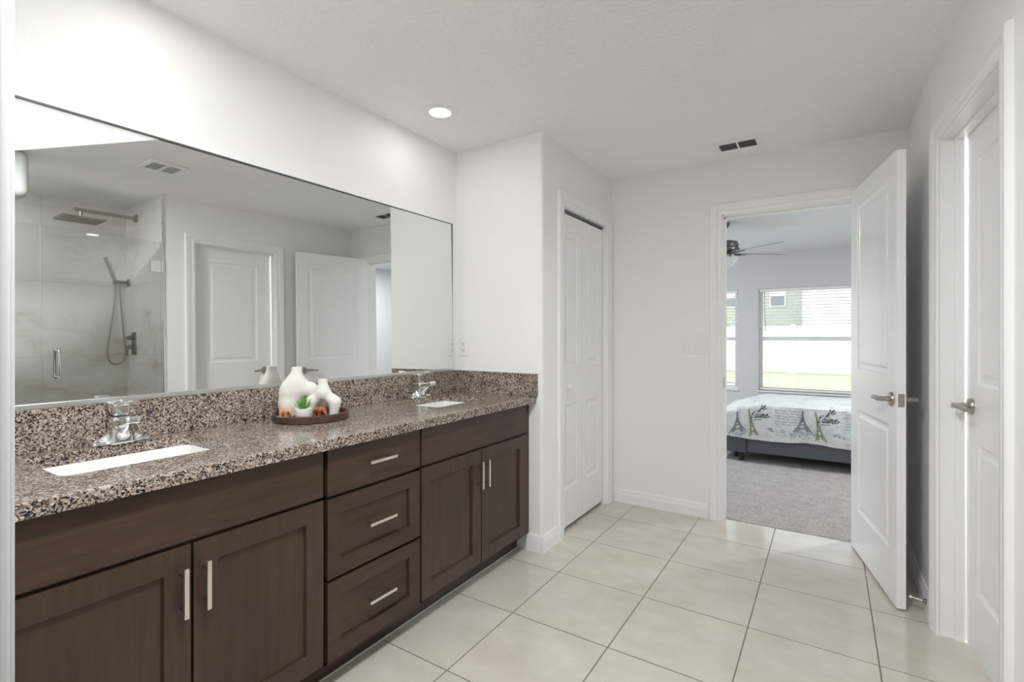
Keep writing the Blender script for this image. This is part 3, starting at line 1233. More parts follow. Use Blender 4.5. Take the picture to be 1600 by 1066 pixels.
    k = [v - Vector((.001, 0, 0)) for v in f]
    quad(b, *f)
    quad(b, *k)
    for i in range(4):
        quad(b, f[i], f[(i + 1) % 4], k[(i + 1) % 4], k[i])
    finish(b, 'mirror_glass', 'mirror_silver', mr)
    b = B()
    box(b, .0002, .0175, Y0, Y1 + .004, 1.0365, 1.052, .001)
    finish(b, 'channel', 'aluminium', mr)
    b = B()
    box(b, .0002, .0115, Y1, Y1 + .004, 1.052, 1.97)
    box(b, .0002, .0085, Y0, Y1 + .004, 1.966, 1.971)
    e = finish(b, 'edge', 'mirror_edge', mr)
    e['label'] = 'dark polished glass edge along the top and right side'
    b = B()
    box(b, .0002, .006, Y0, Y1 + .012, 1.9712, 1.980, .001)
    finish(b, 'top_strip', 'trim_paint', mr)


build_vanity()


# ------------------------------------------------------------------ tray with ornaments
VR = Vector((math.cos(.572), math.sin(.572), 0))   # direction running left-right as seen from the doorway
TC = Vector((.175, 1.303, .905))


def vdir(deg):
    a = .572 + math.radians(deg)
    return a


def build_tray():
    b = B()
    R = .152
    lathe(b, [(0, .0), (R - .004, 0), (R, .003), (R, .027), (R - .003, .030), (R - .010, .030), (R - .012, .027), (R - .012, .011), (0, .011)], TC + Vector((0, 0, .0005)), 64)
    tag(finish(b, 'round_tray', 'tray_wood', None, 40), 'round dark wooden tray on the counter between the two sinks', 'tray')
    base = TC.z + .0118

    def frame(p, turn=0):
        return Matrix.Translation((p.x, p.y, base)) @ Matrix.Rotation(.572 + math.radians(turn), 4, 'Z')

    def at(side, depth):
        return TC + VR * side + Vector((-VR.y, VR.x, 0)) * depth

    # tall vase: pinched neck, heavy left body, thin right arm round a low opening
    def tall(X, Y, Z):
        Yf = Y
        neck = s_caps(X, Yf, Z, (-.020, 0, .150), (-.020, 0, .208), .024, .0205)
        left = s_caps(X, Yf, Z, (-.048, 0, .045), (-.046, 0, .095), .044, .045, .8)
        left = smin(left, s_caps(X, Yf, Z, (-.050, 0, -.01), (-.048, 0, .05), .036, .044, .8), .01)
        sh = s_caps(X, Yf, Z, (-.028, 0, .135), (.036, 0, .108), .036, .026, .85)
        arm = s_caps(X, Yf, Z, (.036, 0, .108), (.070, 0, .060), .026, .022, .9)
        arm2 = s_caps(X, Yf, Z, (.070, 0, .060), (.066, 0, -.01), .022, .019, .9)
        d = smin(smin(left, sh, .045), neck, .03)
        d = smin(d, smin(arm, arm2, .02), .02)
        top = Z - .208
        hole = s_caps(X, Yf, Z, (-.020, 0, .17), (-.020, 0, .24), .013, .014)
        d = np.maximum(np.maximum(d, -Z), top)
        return np.maximum(d, -hole)
    b = B(); sdf_mesh(b, tall, (-.105, -.055, -.006), (.105, .055, .216), .0042, frame(at(-.052, .026), 18))
    tag(finish(b, 'vase', 'vase_white', None, 60), 'taller white ceramic ring vase at the left of the round tray', 'vase', 'white ring vases on the tray')

    def small(X, Y, Z):
        neck = s_caps(X, Y, Z, (0, 0, .105), (0, 0, .158), .021, .0185)
        a1 = s_caps(X, Y, Z, (0, 0, .102), (-.048, 0, .062), .024, .020)
        a2 = s_caps(X, Y, Z, (-.048, 0, .062), (-.058, 0, -.01), .020, .018)
        c1 = s_caps(X, Y, Z, (0, 0, .102), (.047, 0, .062), .024, .021)
        c2 = s_caps(X, Y, Z, (.050, 0, .060), (.042, 0, -.01), .022, .018)
        d = smin(smin(a1, a2, .02), smin(c1, c2, .02), .015)
        d = smin(d, neck, .02)
        hole = s_caps(X, Y, Z, (0, 0, .13), (0, 0, .2), .012, .0125)
        return np.maximum(np.maximum(np.maximum(d, -Z), Z - .158), -hole)
    b = B(); sdf_mesh(b, small, (-.09, -.04, -.006), (.09, .04, .166), .0038, frame(at(.054, -.014), 6))
    tag(finish(b, 'vase', 'vase_white', None, 60), 'smaller white ceramic wishbone vase at the right of the round tray', 'vase', 'white ring vases on the tray')

    # elephants
    def eleph(X, Y, Z):
        bod = s_ell(X, Y, Z, (-.006, 0, .030), (.024, .016, .017))
        head = s_ell(X, Y, Z, (.020, 0, .036), (.0125, .011, .0125))
        d = smin(bod, head, .008)
        for lx in (-.019, .008):
            for ly in (-.009, .009):
                d = smin(d, s_caps(X, Y, Z, (lx, ly, .026), (lx + .001, ly * 1.05, 0), .0075, .0062), .004)
        tr = smin(s_caps(X, Y, Z, (.028, 0, .035), (.036, 0, .020), .0058, .0045), s_caps(X, Y, Z, (.036, 0, .020), (.040, 0, .008), .0045, .0035), .004)
        tr = smin(tr, s_caps(X, Y, Z, (.040, 0, .008), (.0455, 0, .012), .0035, .003), .003)
        d = smin(d, tr, .004)
        for s in (-1, 1):
            d = smin(d, s_ell(X + (Y * s - .012) * .6, Y, Z, (.013, .0145 * s, .034), (.0105, .0045, .0125)), .002)
            d = smin(d, s_caps(X, Y, Z, (.026, .006 * s, .029), (.037, .009 * s, .027), .0022, .0012), .002)
        d = smin(d, s_caps(X, Y, Z, (-.029, 0, .034), (-.033, 0, .016), .0018, .0015), .002)
        return np.maximum(d, -Z)
    b = B(); sdf_mesh(b, eleph, (-.042, -.028, -.004), (.054, .028, .056), .0022, frame(at(-.088, -.052), -12) @ Matrix.Scale(.86, 4))
    tag(finish(b, 'elephant_figurine', 'copper_light', None, 70), 'light copper elephant figurine at the left front of the tray', 'figurine', 'small elephants on the tray')
    b = B(); sdf_mesh(b, eleph, (-.042, -.028, -.004), (.054, .028, .056), .0022, frame(at(.054, -.050), -28))
    tag(finish(b, 'elephant_figurine', 'copper_dark', None, 70), 'dark reddish brown elephant figurine at the right front of the tray', 'figurine', 'small elephants on the tray')

    # succulent
    p = at(.002, -.088)
    pl = thing('potted_succulent', 'small spiky green succulent in a white pot at the front of the tray', 'plant', (p.x, p.y, base))
    b = B()
    lathe(b, [(0, 0), (.026, 0), (.029, .004), (.0345, .044), (.0345, .046), (.031, .046), (.029, .038), (0, .038)], (p.x, p.y, base), 28)
    finish(b, 'pot', 'ceramic_pot', pl, 40)
    b = B()
    rng = random.Random(3)
    for i in range(34):
        a = i * 2.39996
        el = math.radians(14 + 68 * (i / 34.0))
        L = .064 - .012 * (i / 34.0) + rng.uniform(-.004, .004)
        hd = Vector((math.cos(a), math.sin(a), 0))
        sd = Vector((-math.sin(a), math.cos(a), 0))
        o = Vector((p.x, p.y, base + .038))
        rows = []
        for k in range(6):
            t = k / 5
            e2 = el + .35 * t
            c = o + hd * (L * t * math.cos(e2)) + Vector((0, 0, L * t * math.sin(e2)))
            wdt = .0038 * (1 - t) ** .7 * (0.6 + 1.1 * t) + .0002
            up = Vector((0, 0, .0016 * (1 - t)))
            rows.append([b.verts.new(c - sd * wdt + up), b.verts.new(c - up * .6), b.verts.new(c + sd * wdt + up)])
        for q, w in zip(rows, rows[1:]):
            for k in range(2):
                b.faces.new((q[k], q[k + 1], w[k + 1], w[k]))
    finish(b, 'leaves', 'leaf_green', pl, 60)


build_tray()


# ------------------------------------------------------------------ fittings on walls and ceiling
def build_fittings():
    # wall outlet beside the mirror
    o = thing('wall_outlet', 'white double wall outlet beside the mirror on the end wall', 'outlet', (.061, NY, 1.185))
    b = B(); box(b, .024, .098, NY - .006, NY - .0002, 1.127, 1.243, .003)
    finish(b, 'cover_plate', 'plastic_white', o)
    for z in (1.165, 1.205):
        b = B(); box(b, .046, .076, NY - .0085, NY - .006, z - .014, z + .014, .004)
        r = finish(b, 'receptacle', 'plastic_white', o)
        b = B()
        for x in (.055, .067):
            box(b, x - .0012, x + .0012, NY - .0089, NY - .0084, z - .003, z + .006)
        box(b, .0590, .0630, NY - .0089, NY - .0084, z - .0105, z - .0065)
        finish(b, 'slots', 'dark_gap', r)
    # three-gang switch
    s = thing('light_switch', 'white triple rocker light switch plate left of the bedroom doorway', 'switch', (1.235, FY, 1.194))
    b = B(); box(b, 1.149, 1.322, FY - .007, FY - .0002, 1.130, 1.258, .003)
    finish(b, 'cover_plate', 'plastic_white', s)
    for x in (1.190, 1.2355, 1.281):
        b = B()
        box(b, x - .0165, x + .0165, FY - .0105, FY - .0070, 1.161, 1.227, .0015)
        finish(b, 'rocker', 'plastic_white', s)
    # downlights
    dl = thing('downlight', 'round lit recessed ceiling light above the right end of the vanity', 'ceiling light', (.30, 1.985, CE), 0, 'recessed ceiling lights')
    b = B()
    lathe(b, [(.092, 0), (.092, -.004), (.086, -.007), (.070, -.007), (.056, -.004), (.055, 0)], (.30, 1.985, CE - .0002), 48)
    finish(b, 'trim_ring', 'plastic_white', dl, 40)
    b = B(); lathe(b, [(0, -.003), (.0555, -.003), (.0555, -.001), (0, -.001)], (.30, 1.985, CE - .0002), 40)
    finish(b, 'lens', 'lamp_lens', dl)
    l1 = lamp_disc('lamp', (0, 0, -.012), .11, VANITY_LIGHT_W, dl)
    d2 = copy_tree(dl)
    d2.location = (.30, .74, CE)
    d2['label'] = 'round recessed ceiling light above the left sink, out of the picture'
    d3 = copy_tree(dl)
    d3.location = (2.14, -1.0, CE)  # unseen fill lamp added behind the camera
    d3['label'] = 'added unseen fill light in the room behind the camera'
    d4 = copy_tree(dl)
    d4.location = (2.9, .62, CE)  # added out of view to brighten the shower tile
    d4['label'] = 'added unseen fill light inside the shower'
    d5 = copy_tree(dl)
    d5.location = (3.05, 2.66, CE)
    d5['label'] = 'round recessed ceiling light in the room behind the right door'
    d6 = copy_tree(dl)
    d6.location = (3.3, 5.2, CE)  # added fill, unseen, to lift the bedroom walls and carpet
    d6['label'] = 'added unseen fill light in the right half of the bedroom'
    d7 = copy_tree(dl)
    d7.location = (-.9, 5.4, CE)  # second unseen bedroom fill lamp, added for brightness
    d7['label'] = 'added unseen fill light in the left half of the bedroom'
    d8 = copy_tree(dl)
    d8.location = (1.53, .54, CE)  # main fill for the bathroom, added out of frame
    d8.scale = (2.6, 2.6, 1)
    d8['label'] = 'added unseen wide fill light just inside the entrance, above the camera'
    for d, w in ((d8, ENTRY_FILL_W), (d6, BEDROOM_FILL_W), (d7, BEDROOM_FILL_W), (d3, REAR_FILL_W), (d4, SHOWER_FILL_W), (d5, CLOSET_LIGHT_W)):
        for ch in d.children:
            if ch.type == 'LIGHT':
                ch.data = ch.data.copy()
                ch.data.energy = w
    # supply register near the bedroom doorway
    v = thing('ceiling_vent', 'white ceiling register with two dark louvred openings near the bedroom door', 'vent', (1.555, 3.315, CE))
    b = B()
    x0, x1, y0, y1 = 1.425, 1.685, 3.235, 3.395
    for (a0, a1, c0, c1) in ((x0, x1, y0, y0 + .025), (x0, x1, y1 - .025, y1), (x0, x0 + .028, y0 + .025, y1 - .025), (x1 - .028, x1, y0 + .025, y1 - .025), (1.549, 1.561, y0 + .025, y1 - .025)):
        box(b, a0, a1, c0, c1, CE - .007, CE - .0002)
    finish(b, 'frame', 'plastic_white', v)
    b = B(); box(b, x0 + .028, x1 - .028, y0 + .025, y1 - .025, CE - .0015, CE - .0003)
    finish(b, 'duct', 'vent_dark', v)
    b = B()
    for i in range(6):
        y = y0 + .036 + i * .018
        M = Matrix.Translation((0, y, CE - .007)) @ Matrix.Rotation(math.radians(38), 4, 'X')
        box(b, x0 + .028, 1.549, -.007, .007, -.0005, .0005, M=M)
        box(b, 1.561, x1 - .028, -.007, .007, -.0005, .0005, M=M)
    finish(b, 'louvers', 'fan_blade_paint', v)
    # exhaust grille seen in the mirror
    v = thing('exhaust_vent', 'white square exhaust fan grille on the ceiling, seen in the mirror', 'vent', (1.765, 1.515, CE))
    b = B(); x0, x1, y0, y1 = 1.655, 1.875, 1.405, 1.625
    box(b, x0, x1, y0, y1, CE - .014, CE - .0002, .004)
    finish(b, 'cover', 'plastic_white', v)
    for (c0, c1) in ((y0 + .025, y0 + .098), (y1 - .098, y1 - .025)):
        b = B()
        for i in range(9):
            xx = x0 + .04 + i * .0165
            box(b, xx, xx + .008, c0, c1, CE - .0146, CE - .0138)
        finish(b, 'slots', 'vent_dark', v)
    # rounded white box high up by the shower, seen at the left end of the mirror; shade put into its grey
    b = B()
    box(b, 2.12, 2.30, .62, .935, 2.150, CE - .0005, .05, 6)
    tag(finish(b, 'ceiling_box', 'shaded_white_paint', None, 40), 'rounded white box, greyed as shade, hanging under the ceiling at the left end of the mirror', 'ceiling box')


build_fittings()


# ------------------------------------------------------------------ shower
def build_shower():
    GX = SHX - .001
    g = thing('shower_screen', 'fixed frameless glass shower screen, left of the glass door in the mirror', 'shower screen', (GX, .6, .10))
    b = B(); box(b, GX, GX + .009, NEARY + .002, 1.058, .101, 2.052)
    finish(b, 'pane', 'shower_glass', g)
    d = thing('shower_door', 'frameless hinged glass shower door with a chrome pull handle', 'shower door', (GX, 1.4, .11))
    b = B(); box(b, GX, GX + .009, 1.063, 1.774, .111, 2.052)
    finish(b, 'pane', 'shower_glass', d)
    for z in (.40, 1.853):
        b = B()
        box(b, GX - .012, GX + .021, 1.700, 1.772, z - .046, z + .046, .003)
        box(b, GX - .020, GX + .030, 1.772, 1.786, z - .046, z + .046, .003)
        finish(b, 'hinge', 'chrome', d)
    b = B()
    for s, off in ((-1, 0.0), (1, .009)):
        xx = GX + off + s * .042
        pts = [(GX + off, 1.14, 1.020), (xx - s * .012, 1.14, 1.020), (xx, 1.14, 1.034), (xx, 1.14, 1.186), (xx - s * .012, 1.14, 1.200), (GX + off, 1.14, 1.200)]
        tube(b, smooth_path(pts, 4), .0105, 14)
        for z in (1.02, 1.20):
            tube(b, [(GX + off + s * .001, 1.14, z), (GX + off + s * .006, 1.14, z)], .016, 16)
    finish(b, 'pull_handle', 'chrome', d, 50)

    # rain shower
    r = thing('rain_shower', 'square rain shower head on a long straight wall arm', 'shower head', (3.0, SY, 2.335))
    b = B(); box(b, 2.975, 3.035, SY - .012, SY - .0005, 2.295, 2.355, .002)
    finish(b, 'flange', 'brushed_nickel', r)
    b = B(); box(b, 2.993, 3.017, SY - .42, SY - .011, 2.310, 2.334, .002)
    finish(b, 'arm', 'brushed_nickel', r)
    b = B(); tube(b, [(3.005, SY - .375, 2.312), (3.005, SY - .375, 2.248)], .012, 14)
    box(b, 2.890, 3.120, SY - .52, SY - .24, 2.236, 2.249, .002)
    for i in range(13):
        yy = SY - .508 + i * .0205
        box(b, 2.900, 3.110, yy, yy + .009, 2.2315, 2.237)
    finish(b, 'head', 'brushed_nickel', r)
    # hand shower
    h = thing('hand_shower', 'hand shower wand with long looped hose on a wall bracket', 'hand shower', (3.17, SY, 1.78))
    b = B(); box(b, 3.143, 3.197, SY - .012, SY - .0005, 1.750, 1.812, .002)
    box(b, 3.157, 3.183, SY - .115, SY - .011, 1.768, 1.794, .003)
    finish(b, 'bracket', 'dark_nickel', h)
    b = B(); tube(b, [(3.17, SY - .100, 1.755), (3.17, SY - .108, 1.80), (3.17, SY - .17, 1.985)], [.011, .012, .0135], 12)
    finish(b, 'wand', 'brushed_nickel', h, 40)
    b = B()
    tube(b, smooth_path([(3.17, SY - .100, 1.757), (3.17, SY - .108, 1.60), (3.17, SY - .138, 1.36), (3.17, SY - .160, 1.19), (3.17, SY - .145, 1.10), (3.17, SY - .098, 1.068),
                         (3.17, SY - .045, 1.10), (3.17, SY - .030, 1.19), (3.17, SY - .044, 1.36), (3.17, SY - .062, 1.60), (3.17, SY - .068, 1.768)], 6), .0065, 10)
    finish(b, 'hose', 'brushed_nickel', h, 60)
    # valve
    v = thing('shower_valve', 'dark nickel shower valve plate with two lever knobs', 'shower valve', (3.07, SY, 1.245))
    b = B(); box(b, 3.03, 3.105, SY - .010, SY - .0005, 1.15, 1.345, .003)
    finish(b, 'plate', 'dark_nickel', v)
    for z in (1.295, 1.215):
        b = B()
        tube(b, [(3.067, SY - .009, z), (3.067, SY - .050, z)], .019, 18)
        box(b, 3.060, 3.074, SY - .062, SY - .046, z - (.075 if z < 1.25 else .012), z + .012, .003)
        finish(b, 'knob', 'dark_nickel', v, 40)


build_shower()


# ------------------------------------------------------------------ bedroom
def build_bedroom():
    WZ0, WZ1 = .47, 1.925
    for i, (x0, x1, lab) in enumerate(((1.175, 2.50, 'large white single-hung window behind the bed'), (-.25, .90, 'narrow slice of a white window at the left of the doorway view'))):
        w = thing('window_%d' % (i + 1), lab, 'window', ((x0 + x1) / 2, BYB + .07, WZ0), 0, None, 'structure')
        b = B()
        yo = BYB + .075
        for (a0, a1, c0, c1) in ((x0, x0 + .045, WZ0, WZ1), (x1 - .045, x1, WZ0, WZ1), (x0 + .045, x1 - .045, WZ0, WZ0 + .045), (x0 + .045, x1 - .045, WZ1 - .04, WZ1)):
            box(b, a0, a1, yo, yo + .06, c0, c1)
        finish(b, 'window_frame', 'vinyl_white', w)
        b = B(); box(b, x0 + .045, x1 - .045, yo - .005, yo + .045, 1.185, 1.235)
        finish(b, 'meeting_rail', 'vinyl_white', w)
        b = B(); box(b, x0 + .045, x1 - .045, yo + .025, yo + .031, WZ0 + .045, 1.185)
        box(b, x0 + .045, x1 - .045, yo + .035, yo + .041, 1.235, WZ1 - .04)
        finish(b, 'pane', 'window_glass', w)
        b = B(); box(b, x0 - .02, x1 + .02, BYB - .025, BYB + .075, WZ0 - .022, WZ0 - .0005, .004)
        finish(b, 'window_sill', 'trim_paint', w)
        # blind
        bl = thing('window_blind', ('white slatted blind lowered over the large window' if i == 0 else 'white slatted blind in the narrow left window'), 'blind', ((x0 + x1) / 2, BYB + .035, WZ1), 0, 'white window blinds')
        b = B(); box(b, x0 + .006, x1 - .006, BYB + .012, BYB + .062, WZ1 - .045, WZ1 - .002, .003)
        finish(b, 'headrail', 'blind_white', bl)
        zb = WZ0 + .012 if i == 0 else WZ0 + .075
        b = B(); box(b, x0 + .008, x1 - .008, BYB + .014, BYB + .062, zb, zb + .022, .003)
        finish(b, 'bottom_rail', 'blind_white', bl)
        b = B()
        z = zb + .055
        while z < WZ1 - .06:
            M = Matrix.Translation((0, BYB + .037, z)) @ Matrix.Rotation(math.radians(-4), 4, 'X')
            box(b, x0 + .010, x1 - .010, -.0245, .0245, -.0013, .0013, M=M)
            z += .044
        finish(b, 'slats', 'blind_white', bl)
        b = B()
        for f in (.09, .36, .64, .91):
            xx = x0 + (x1 - x0) * f
            for yy in (BYB + .013, BYB + .060):
                tube(b, [(xx, yy, zb + .02), (xx, yy, WZ1 - .03)], .0009, 5, False)
        finish(b, 'cords', 'blind_white', bl)
        if i == 0:
            b = B(); tube(b, [(x0 + .075, BYB + .004, WZ1 - .04), (x0 + .085, BYB + .002, 1.33)], .0045, 8)
            wd = finish(b, 'tilt_wand', 'fan_blade_paint', bl, 40)
            wd['label'] = 'thin grey tilt wand'

    # ceiling fan
    F = Vector((1.085, 5.575, CE))
    f = thing('ceiling_fan', 'dark ceiling fan with light bowl hanging in the bedroom', 'ceiling fan', F)
    b = B(); lathe(b, [(0, 0), (.068, 0), (.068, -.02), (.055, -.045), (.022, -.062), (0, -.062)], F + Vector((0, 0, -.0005)), 28)
    finish(b, 'canopy', 'fan_metal', f, 40)
    b = B(); tube(b, [F + Vector((0, 0, -.06)), F + Vector((0, 0, -.20))], .012, 12)
    finish(b, 'downrod', 'fan_metal', f, 40)
    b = B(); lathe(b, [(0, -.19), (.10, -.193), (.145, -.205), (.155, -.235), (.150, -.262), (.165, -.275), (.165, -.300), (.11, -.318), (.085, -.335), (.085, -.365), (0, -.365)], F, 36)
    finish(b, 'motor', 'fan_metal', f, 40)
    b = B(); lathe(b, [(.150, -.372), (.135, -.41), (.095, -.455), (.04, -.485), (0, -.492)], F, 36)
    lathe(b, [(.085, -.360), (.150, -.372)], F, 36)
    finish(b, 'light_bowl', 'bowl_glass', f, 60)
    b = B(); lathe(b, [(0, -.49), (.010, -.492), (.010, -.505), (0, -.512)], F, 14)
    finish(b, 'finial', 'fan_metal', f, 40)
    for k in range(5):
        a = math.radians(37.8 + 72 * k)
        M = Matrix.Translation(F + Vector((0, 0, -.318))) @ Matrix.Rotation(a, 4, 'Z')
        b = B()
        pts = [(.17, .055), (.24, .066), (.45, .072), (.62, .070), (.675, .052), (.69, 0), (.675, -.052), (.62, -.070), (.45, -.072), (.24, -.066), (.17, -.055)]
        t = bmesh.new()
        prism(t, pts, -.004, .004)
        t.transform(M @ Matrix.Rotation(math.radians(11), 4, 'X'))
        merge(b, t)
        bl = finish(b, 'blade', 'fan_blade_paint', f)
        b = B()
        t = bmesh.new()
        tube(t, smooth_path([(.10, 0, .012), (.15, 0, -.012), (.20, 0, -.010), (.26, 0, -.006)], 4), .008, 8)
        box(t, .18, .265, -.03, .03, -.011, -.004, .003)
        t.transform(M)
        merge(b, t)
        finish(b, 'bracket', 'fan_metal', bl, 40)

    # bed frame
    X0, X1, Y0, Y1 = 1.12, 3.12, 5.40, 6.40
    bf = thing('bed_frame', 'grey upholstered low bed frame under the printed duvet', 'bed', ((X0 + X1) / 2, (Y0 + Y1) / 2, 0))
    b = B()
    box(b, 1.338, X1, Y0, Y0 + .045, .095, .245, .012, 3)
    box(b, 1.338, X1, Y1 - .045, Y1, .095, .245, .012, 3)
    box(b, X1 - .05, X1, Y0 + .046, Y1 - .046, .095, .245, .012, 3)
    finish(b, 'side_rail', 'bed_fabric', bf, 40)
    b = B(); box(b, X0 - .06, 1.334, Y0 - .012, Y1 + .01, .085, .255, .018, 4)
    finish(b, 'foot_block', 'bed_fabric', bf, 40)
    b = B(); box(b, 1.336, X1 - .052, Y0 + .047, Y1 - .047, .17, .200)
    finish(b, 'platform', 'leg_black', bf)
    for x, y in ((1.285, Y0 + .02), (1.215, Y0 + .17), (1.25, Y1 - .06), (X1 - .06, Y0 + .03), (X1 - .06, Y1 - .05)):
        b = B(); lathe(b, [(0, .0042), (.022, .0042), (.028, .088), (0, .088)], (x, y, 0), 16)
        finish(b, 'leg', 'leg_black', bf, 40)
    b = B(); box(b, 1.16, X1 - .06, Y0 + .02, Y1 - .02, .2565, .46, .03, 4)
    tag(finish(b, 'mattress', 'sheet_white', None, 40), 'white mattress edge showing under the printed duvet', 'mattress')

    # duvet
    XA, XB = 1.02, 3.16
    YF = Y0 - .028
    YBk = Y1 + .02

    def ztop(x):
        t = min(max((x - 1.10) / .38, 0), 1)
        return .500 + .085 * (t * t * (3 - 2 * t))

    def wr(x, y, s=1.0):
        return noise.noise(Vector((x * 5.0, y * 5.0, 1.3))) * .012 * s + noise.noise(Vector((x * 13, y * 11, 4.1))) * .004 * s

    def hem(x):
        return .243 + .012 * math.sin(x * 7.0 + .6) - .012 * min(max((x - 1.5) / .6, 0), 1) + .006 * noise.noise(Vector((x * 9, 0, 0)))

    def drape(x, t, off=0.0):
        """t 0..1 from the top edge down to the hem along the front."""
        zt, zb = ztop(x) - .012, hem(x)
        z = zt + (zb - zt) * t
        bulge = .010 * math.sin(t * 3.14) + .012 * t * math.sin(x * 16 + .5 * math.sin(x * 5)) + .006 * noise.noise(Vector((x * 9, t * 2, 7)))
        return Vector((x, YF - .012 - bulge - off, z))
    b = B()
    nx = 120
    grid = []
    for i in range(nx + 1):
        x = XA + (XB - XA) * i / nx
        col = []
        # hang down at the front
        for k in range(13):
            col.append(drape(x, 1 - k / 12.0))
        # rounded front edge, top, rounded back edge and back fall
        ny = 26
        for k in range(ny + 1):
            u = k / ny
            y = YF + .004 + (YBk - YF - .008) * u
            edge = min(u, 1 - u)
            z = ztop(x) - .010 * max(0, 1 - edge / .05) ** 2 + wr(x, y) + .02 * math.sin(math.pi * u) * min(1, max(0, (x - 1.2) / .3))
            # soft lump of bunched cloth at the left end
            z += .028 * math.exp(-((x - 1.26) / .10) ** 2 - ((y - 5.95) / .22) ** 2)
            col.append(Vector((x, y, z)))
        for k in range(1, 9):
            col.append(Vector((x, YBk + .012, ztop(x) - .02 - (.28) * k / 8)))
        # taper the left end down to the floor block
        if x < 1.10:
            q = (1.10 - x) / .08
            for v in col:
                v.z = max(.235 + .02 * noise.noise(Vector((v.y * 6, 0, 0))), v.z - .26 * min(q, 1) ** 1.5)
                v.x = max(v.x, 1.045)
        grid.append([b.verts.new(v) for v in col])
    for i in range(nx):
        for k in range(len(grid[0]) - 1):
            b.faces.new((grid[i][k], grid[i][k + 1], grid[i + 1][k + 1], grid[i + 1][k]))
    cloth = b

    # prints on the hanging front: ribbons that follow the cloth
    def ribbon(bm, pts, w, off=.0035):
        pts = [Vector((p[0], p[1], 0)) for p in pts]
        L, R = [], []
        for i, p in enumerate(pts):
            d = pts[min(i + 1, len(pts) - 1)] - pts[max(i - 1, 0)]
            if d.length < 1e-9:
                d = Vector((1, 0, 0))
            nn = Vector((-d.y, d.x, 0)).normalized()
            ww = (w[i] if isinstance(w, list) else w) / 2
            for lst, s in ((L, 1), (R, -1)):
                q = p + nn * ww * s
                hgt = ztop(q.x) - .012 - hem(q.x)
                lst.append(bm.verts.new(drape(q.x, -q.y / hgt, off)))
        for i in range(len(pts) - 1):
            bm.faces.new((L[i], L[i + 1], R[i + 1], R[i]))

    def script(bm, x, y, s):
        def st(pts, w=.0075):
            pp = smooth_path([(p[0] + .28 * p[1], p[1], 0) for p in pts], 5)
            nn = len(pp)
            ws = [w * (.55 + .6 * abs(math.sin(i * 1.9 / 5))) for i in range(nn)]
            ribbon(bm, [(x + p.x * s, y + p.y * s) for p in pp], ws)
        j0 = (.85, 1.15)

        def sh(pts):
            return [(a + j0[0], c + j0[1]) for a, c in pts]
        st(sh([(.02, .5), (.15, .6), (.12, .2), (.05, -.25), (-.06, -.36), (-.14, -.24), (.05, -.05), (.2, .12)]))
        st(sh([(.16, .84), (.19, .88)]), .010)
        st(sh([(.2, .12), (.5, .35), (.58, .54), (.48, .62), (.37, .48), (.36, .22), (.46, .06), (.62, .1), (.78, .28)]))
        st([(.2, 1.05), (.12, .45), (.1, .12), (.18, 0), (.32, .12)])
        st([(-.08, .66), (.14, .68), (.38, .72)], .006)
        st([(.44, 1.02), (.40, .84)])
        st([(.78, .50), (.66, .56), (.54, .36), (.54, .1), (.64, .04), (.75, .28), (.79, .52), (.77, .15), (.85, .03), (.98, .22)])
        st([(1.0, .52), (.99, .14), (1.06, .03), (1.18, .2)])
        st([(1.03, .78), (1.06, .82)], .010)
        st([(1.18, .2), (1.22, .5), (1.22, .03), (1.27, .38), (1.37, .54), (1.43, .4), (1.42, .03), (1.48, .38), (1.58, .54), (1.64, .4), (1.62, .1), (1.70, .03), (1.82, .2)])
        st([(1.82, .2), (2.02, .38), (2.06, .52), (1.96, .58), (1.86, .42), (1.86, .18), (1.96, .03), (2.14, .1), (2.36, .36)])
        st([(.42, -.34), (.8, -.22), (1.15, -.28), (1.45, -.2)], .005)

    def tower(bm, x, ytop, h, w, lean=0.0, thick=.006):
        def px(s, t):
            prof = .04 + .96 * (t ** 2.4)
            return (x + s * w / 2 * prof + lean * t * h, ytop - h * t)
        for s in (-1, -.55, .55, 1):
            ribbon(bm, [px(s, k / 12) for k in range(3 if abs(s) < 1 else 0, 13)], thick if abs(s) == 1 else thick * .7)
        ribbon(bm, [(x, ytop + .012), px(0, .3)], thick)
        for t in (.34, .42, .5, .62, .80):
            ribbon(bm, [px(-1, t), px(1, t)], thick * (1.5 if t in (.62, .8) else .8))
        ts = [.2, .27, .34, .42, .5, .56, .62, .71, .80, .88, .95]
        for a, c in zip(ts, ts[1:]):
            lo, hi = (1, .55) if c > .5 else (1, -1)
            for s in (-1, 1):
                ribbon(bm, [px(s * lo, a), px(s * hi, c)], thick * .55)
                ribbon(bm, [px(s * hi, a), px(s * lo, c)], thick * .55)
        # arch between the feet
        ribbon(bm, [px(-.55 + 1.1 * k / 8, .80 + .14 * (1 - math.sin(math.pi * k / 8))) for k in range(9)], thick * .8)

    def block(bm, x, y, w, rows, rng):
        for r in range(rows):
            yy = y - r * .026
            xx = x
            while xx < x + w:
                L = rng.uniform(.02, .06)
                n = max(4, int(L / .006))
                ribbon(bm, [(xx + L * k / n, yy + .0065 * math.sin(k * 2.1 + rng.random())) for k in range(n + 1)], .0046)
                xx += L + rng.uniform(.006, .014)

    def curl(bm, x, y, r, rng, w=.0045):
        pts = []
        tot = rng.uniform(5, 8)
        a0 = rng.random() * 6
        for k in range(22):
            t = k / 21
            pts.append((x + r * (1 - .8 * t) * math.cos(a0 + tot * t), y + r * (1 - .8 * t) * math.sin(a0 + tot * t)))
        ribbon(bm, pts, w)
    rng = random.Random(11)
    ink, grey, soft, green = B(), B(), B(), B()
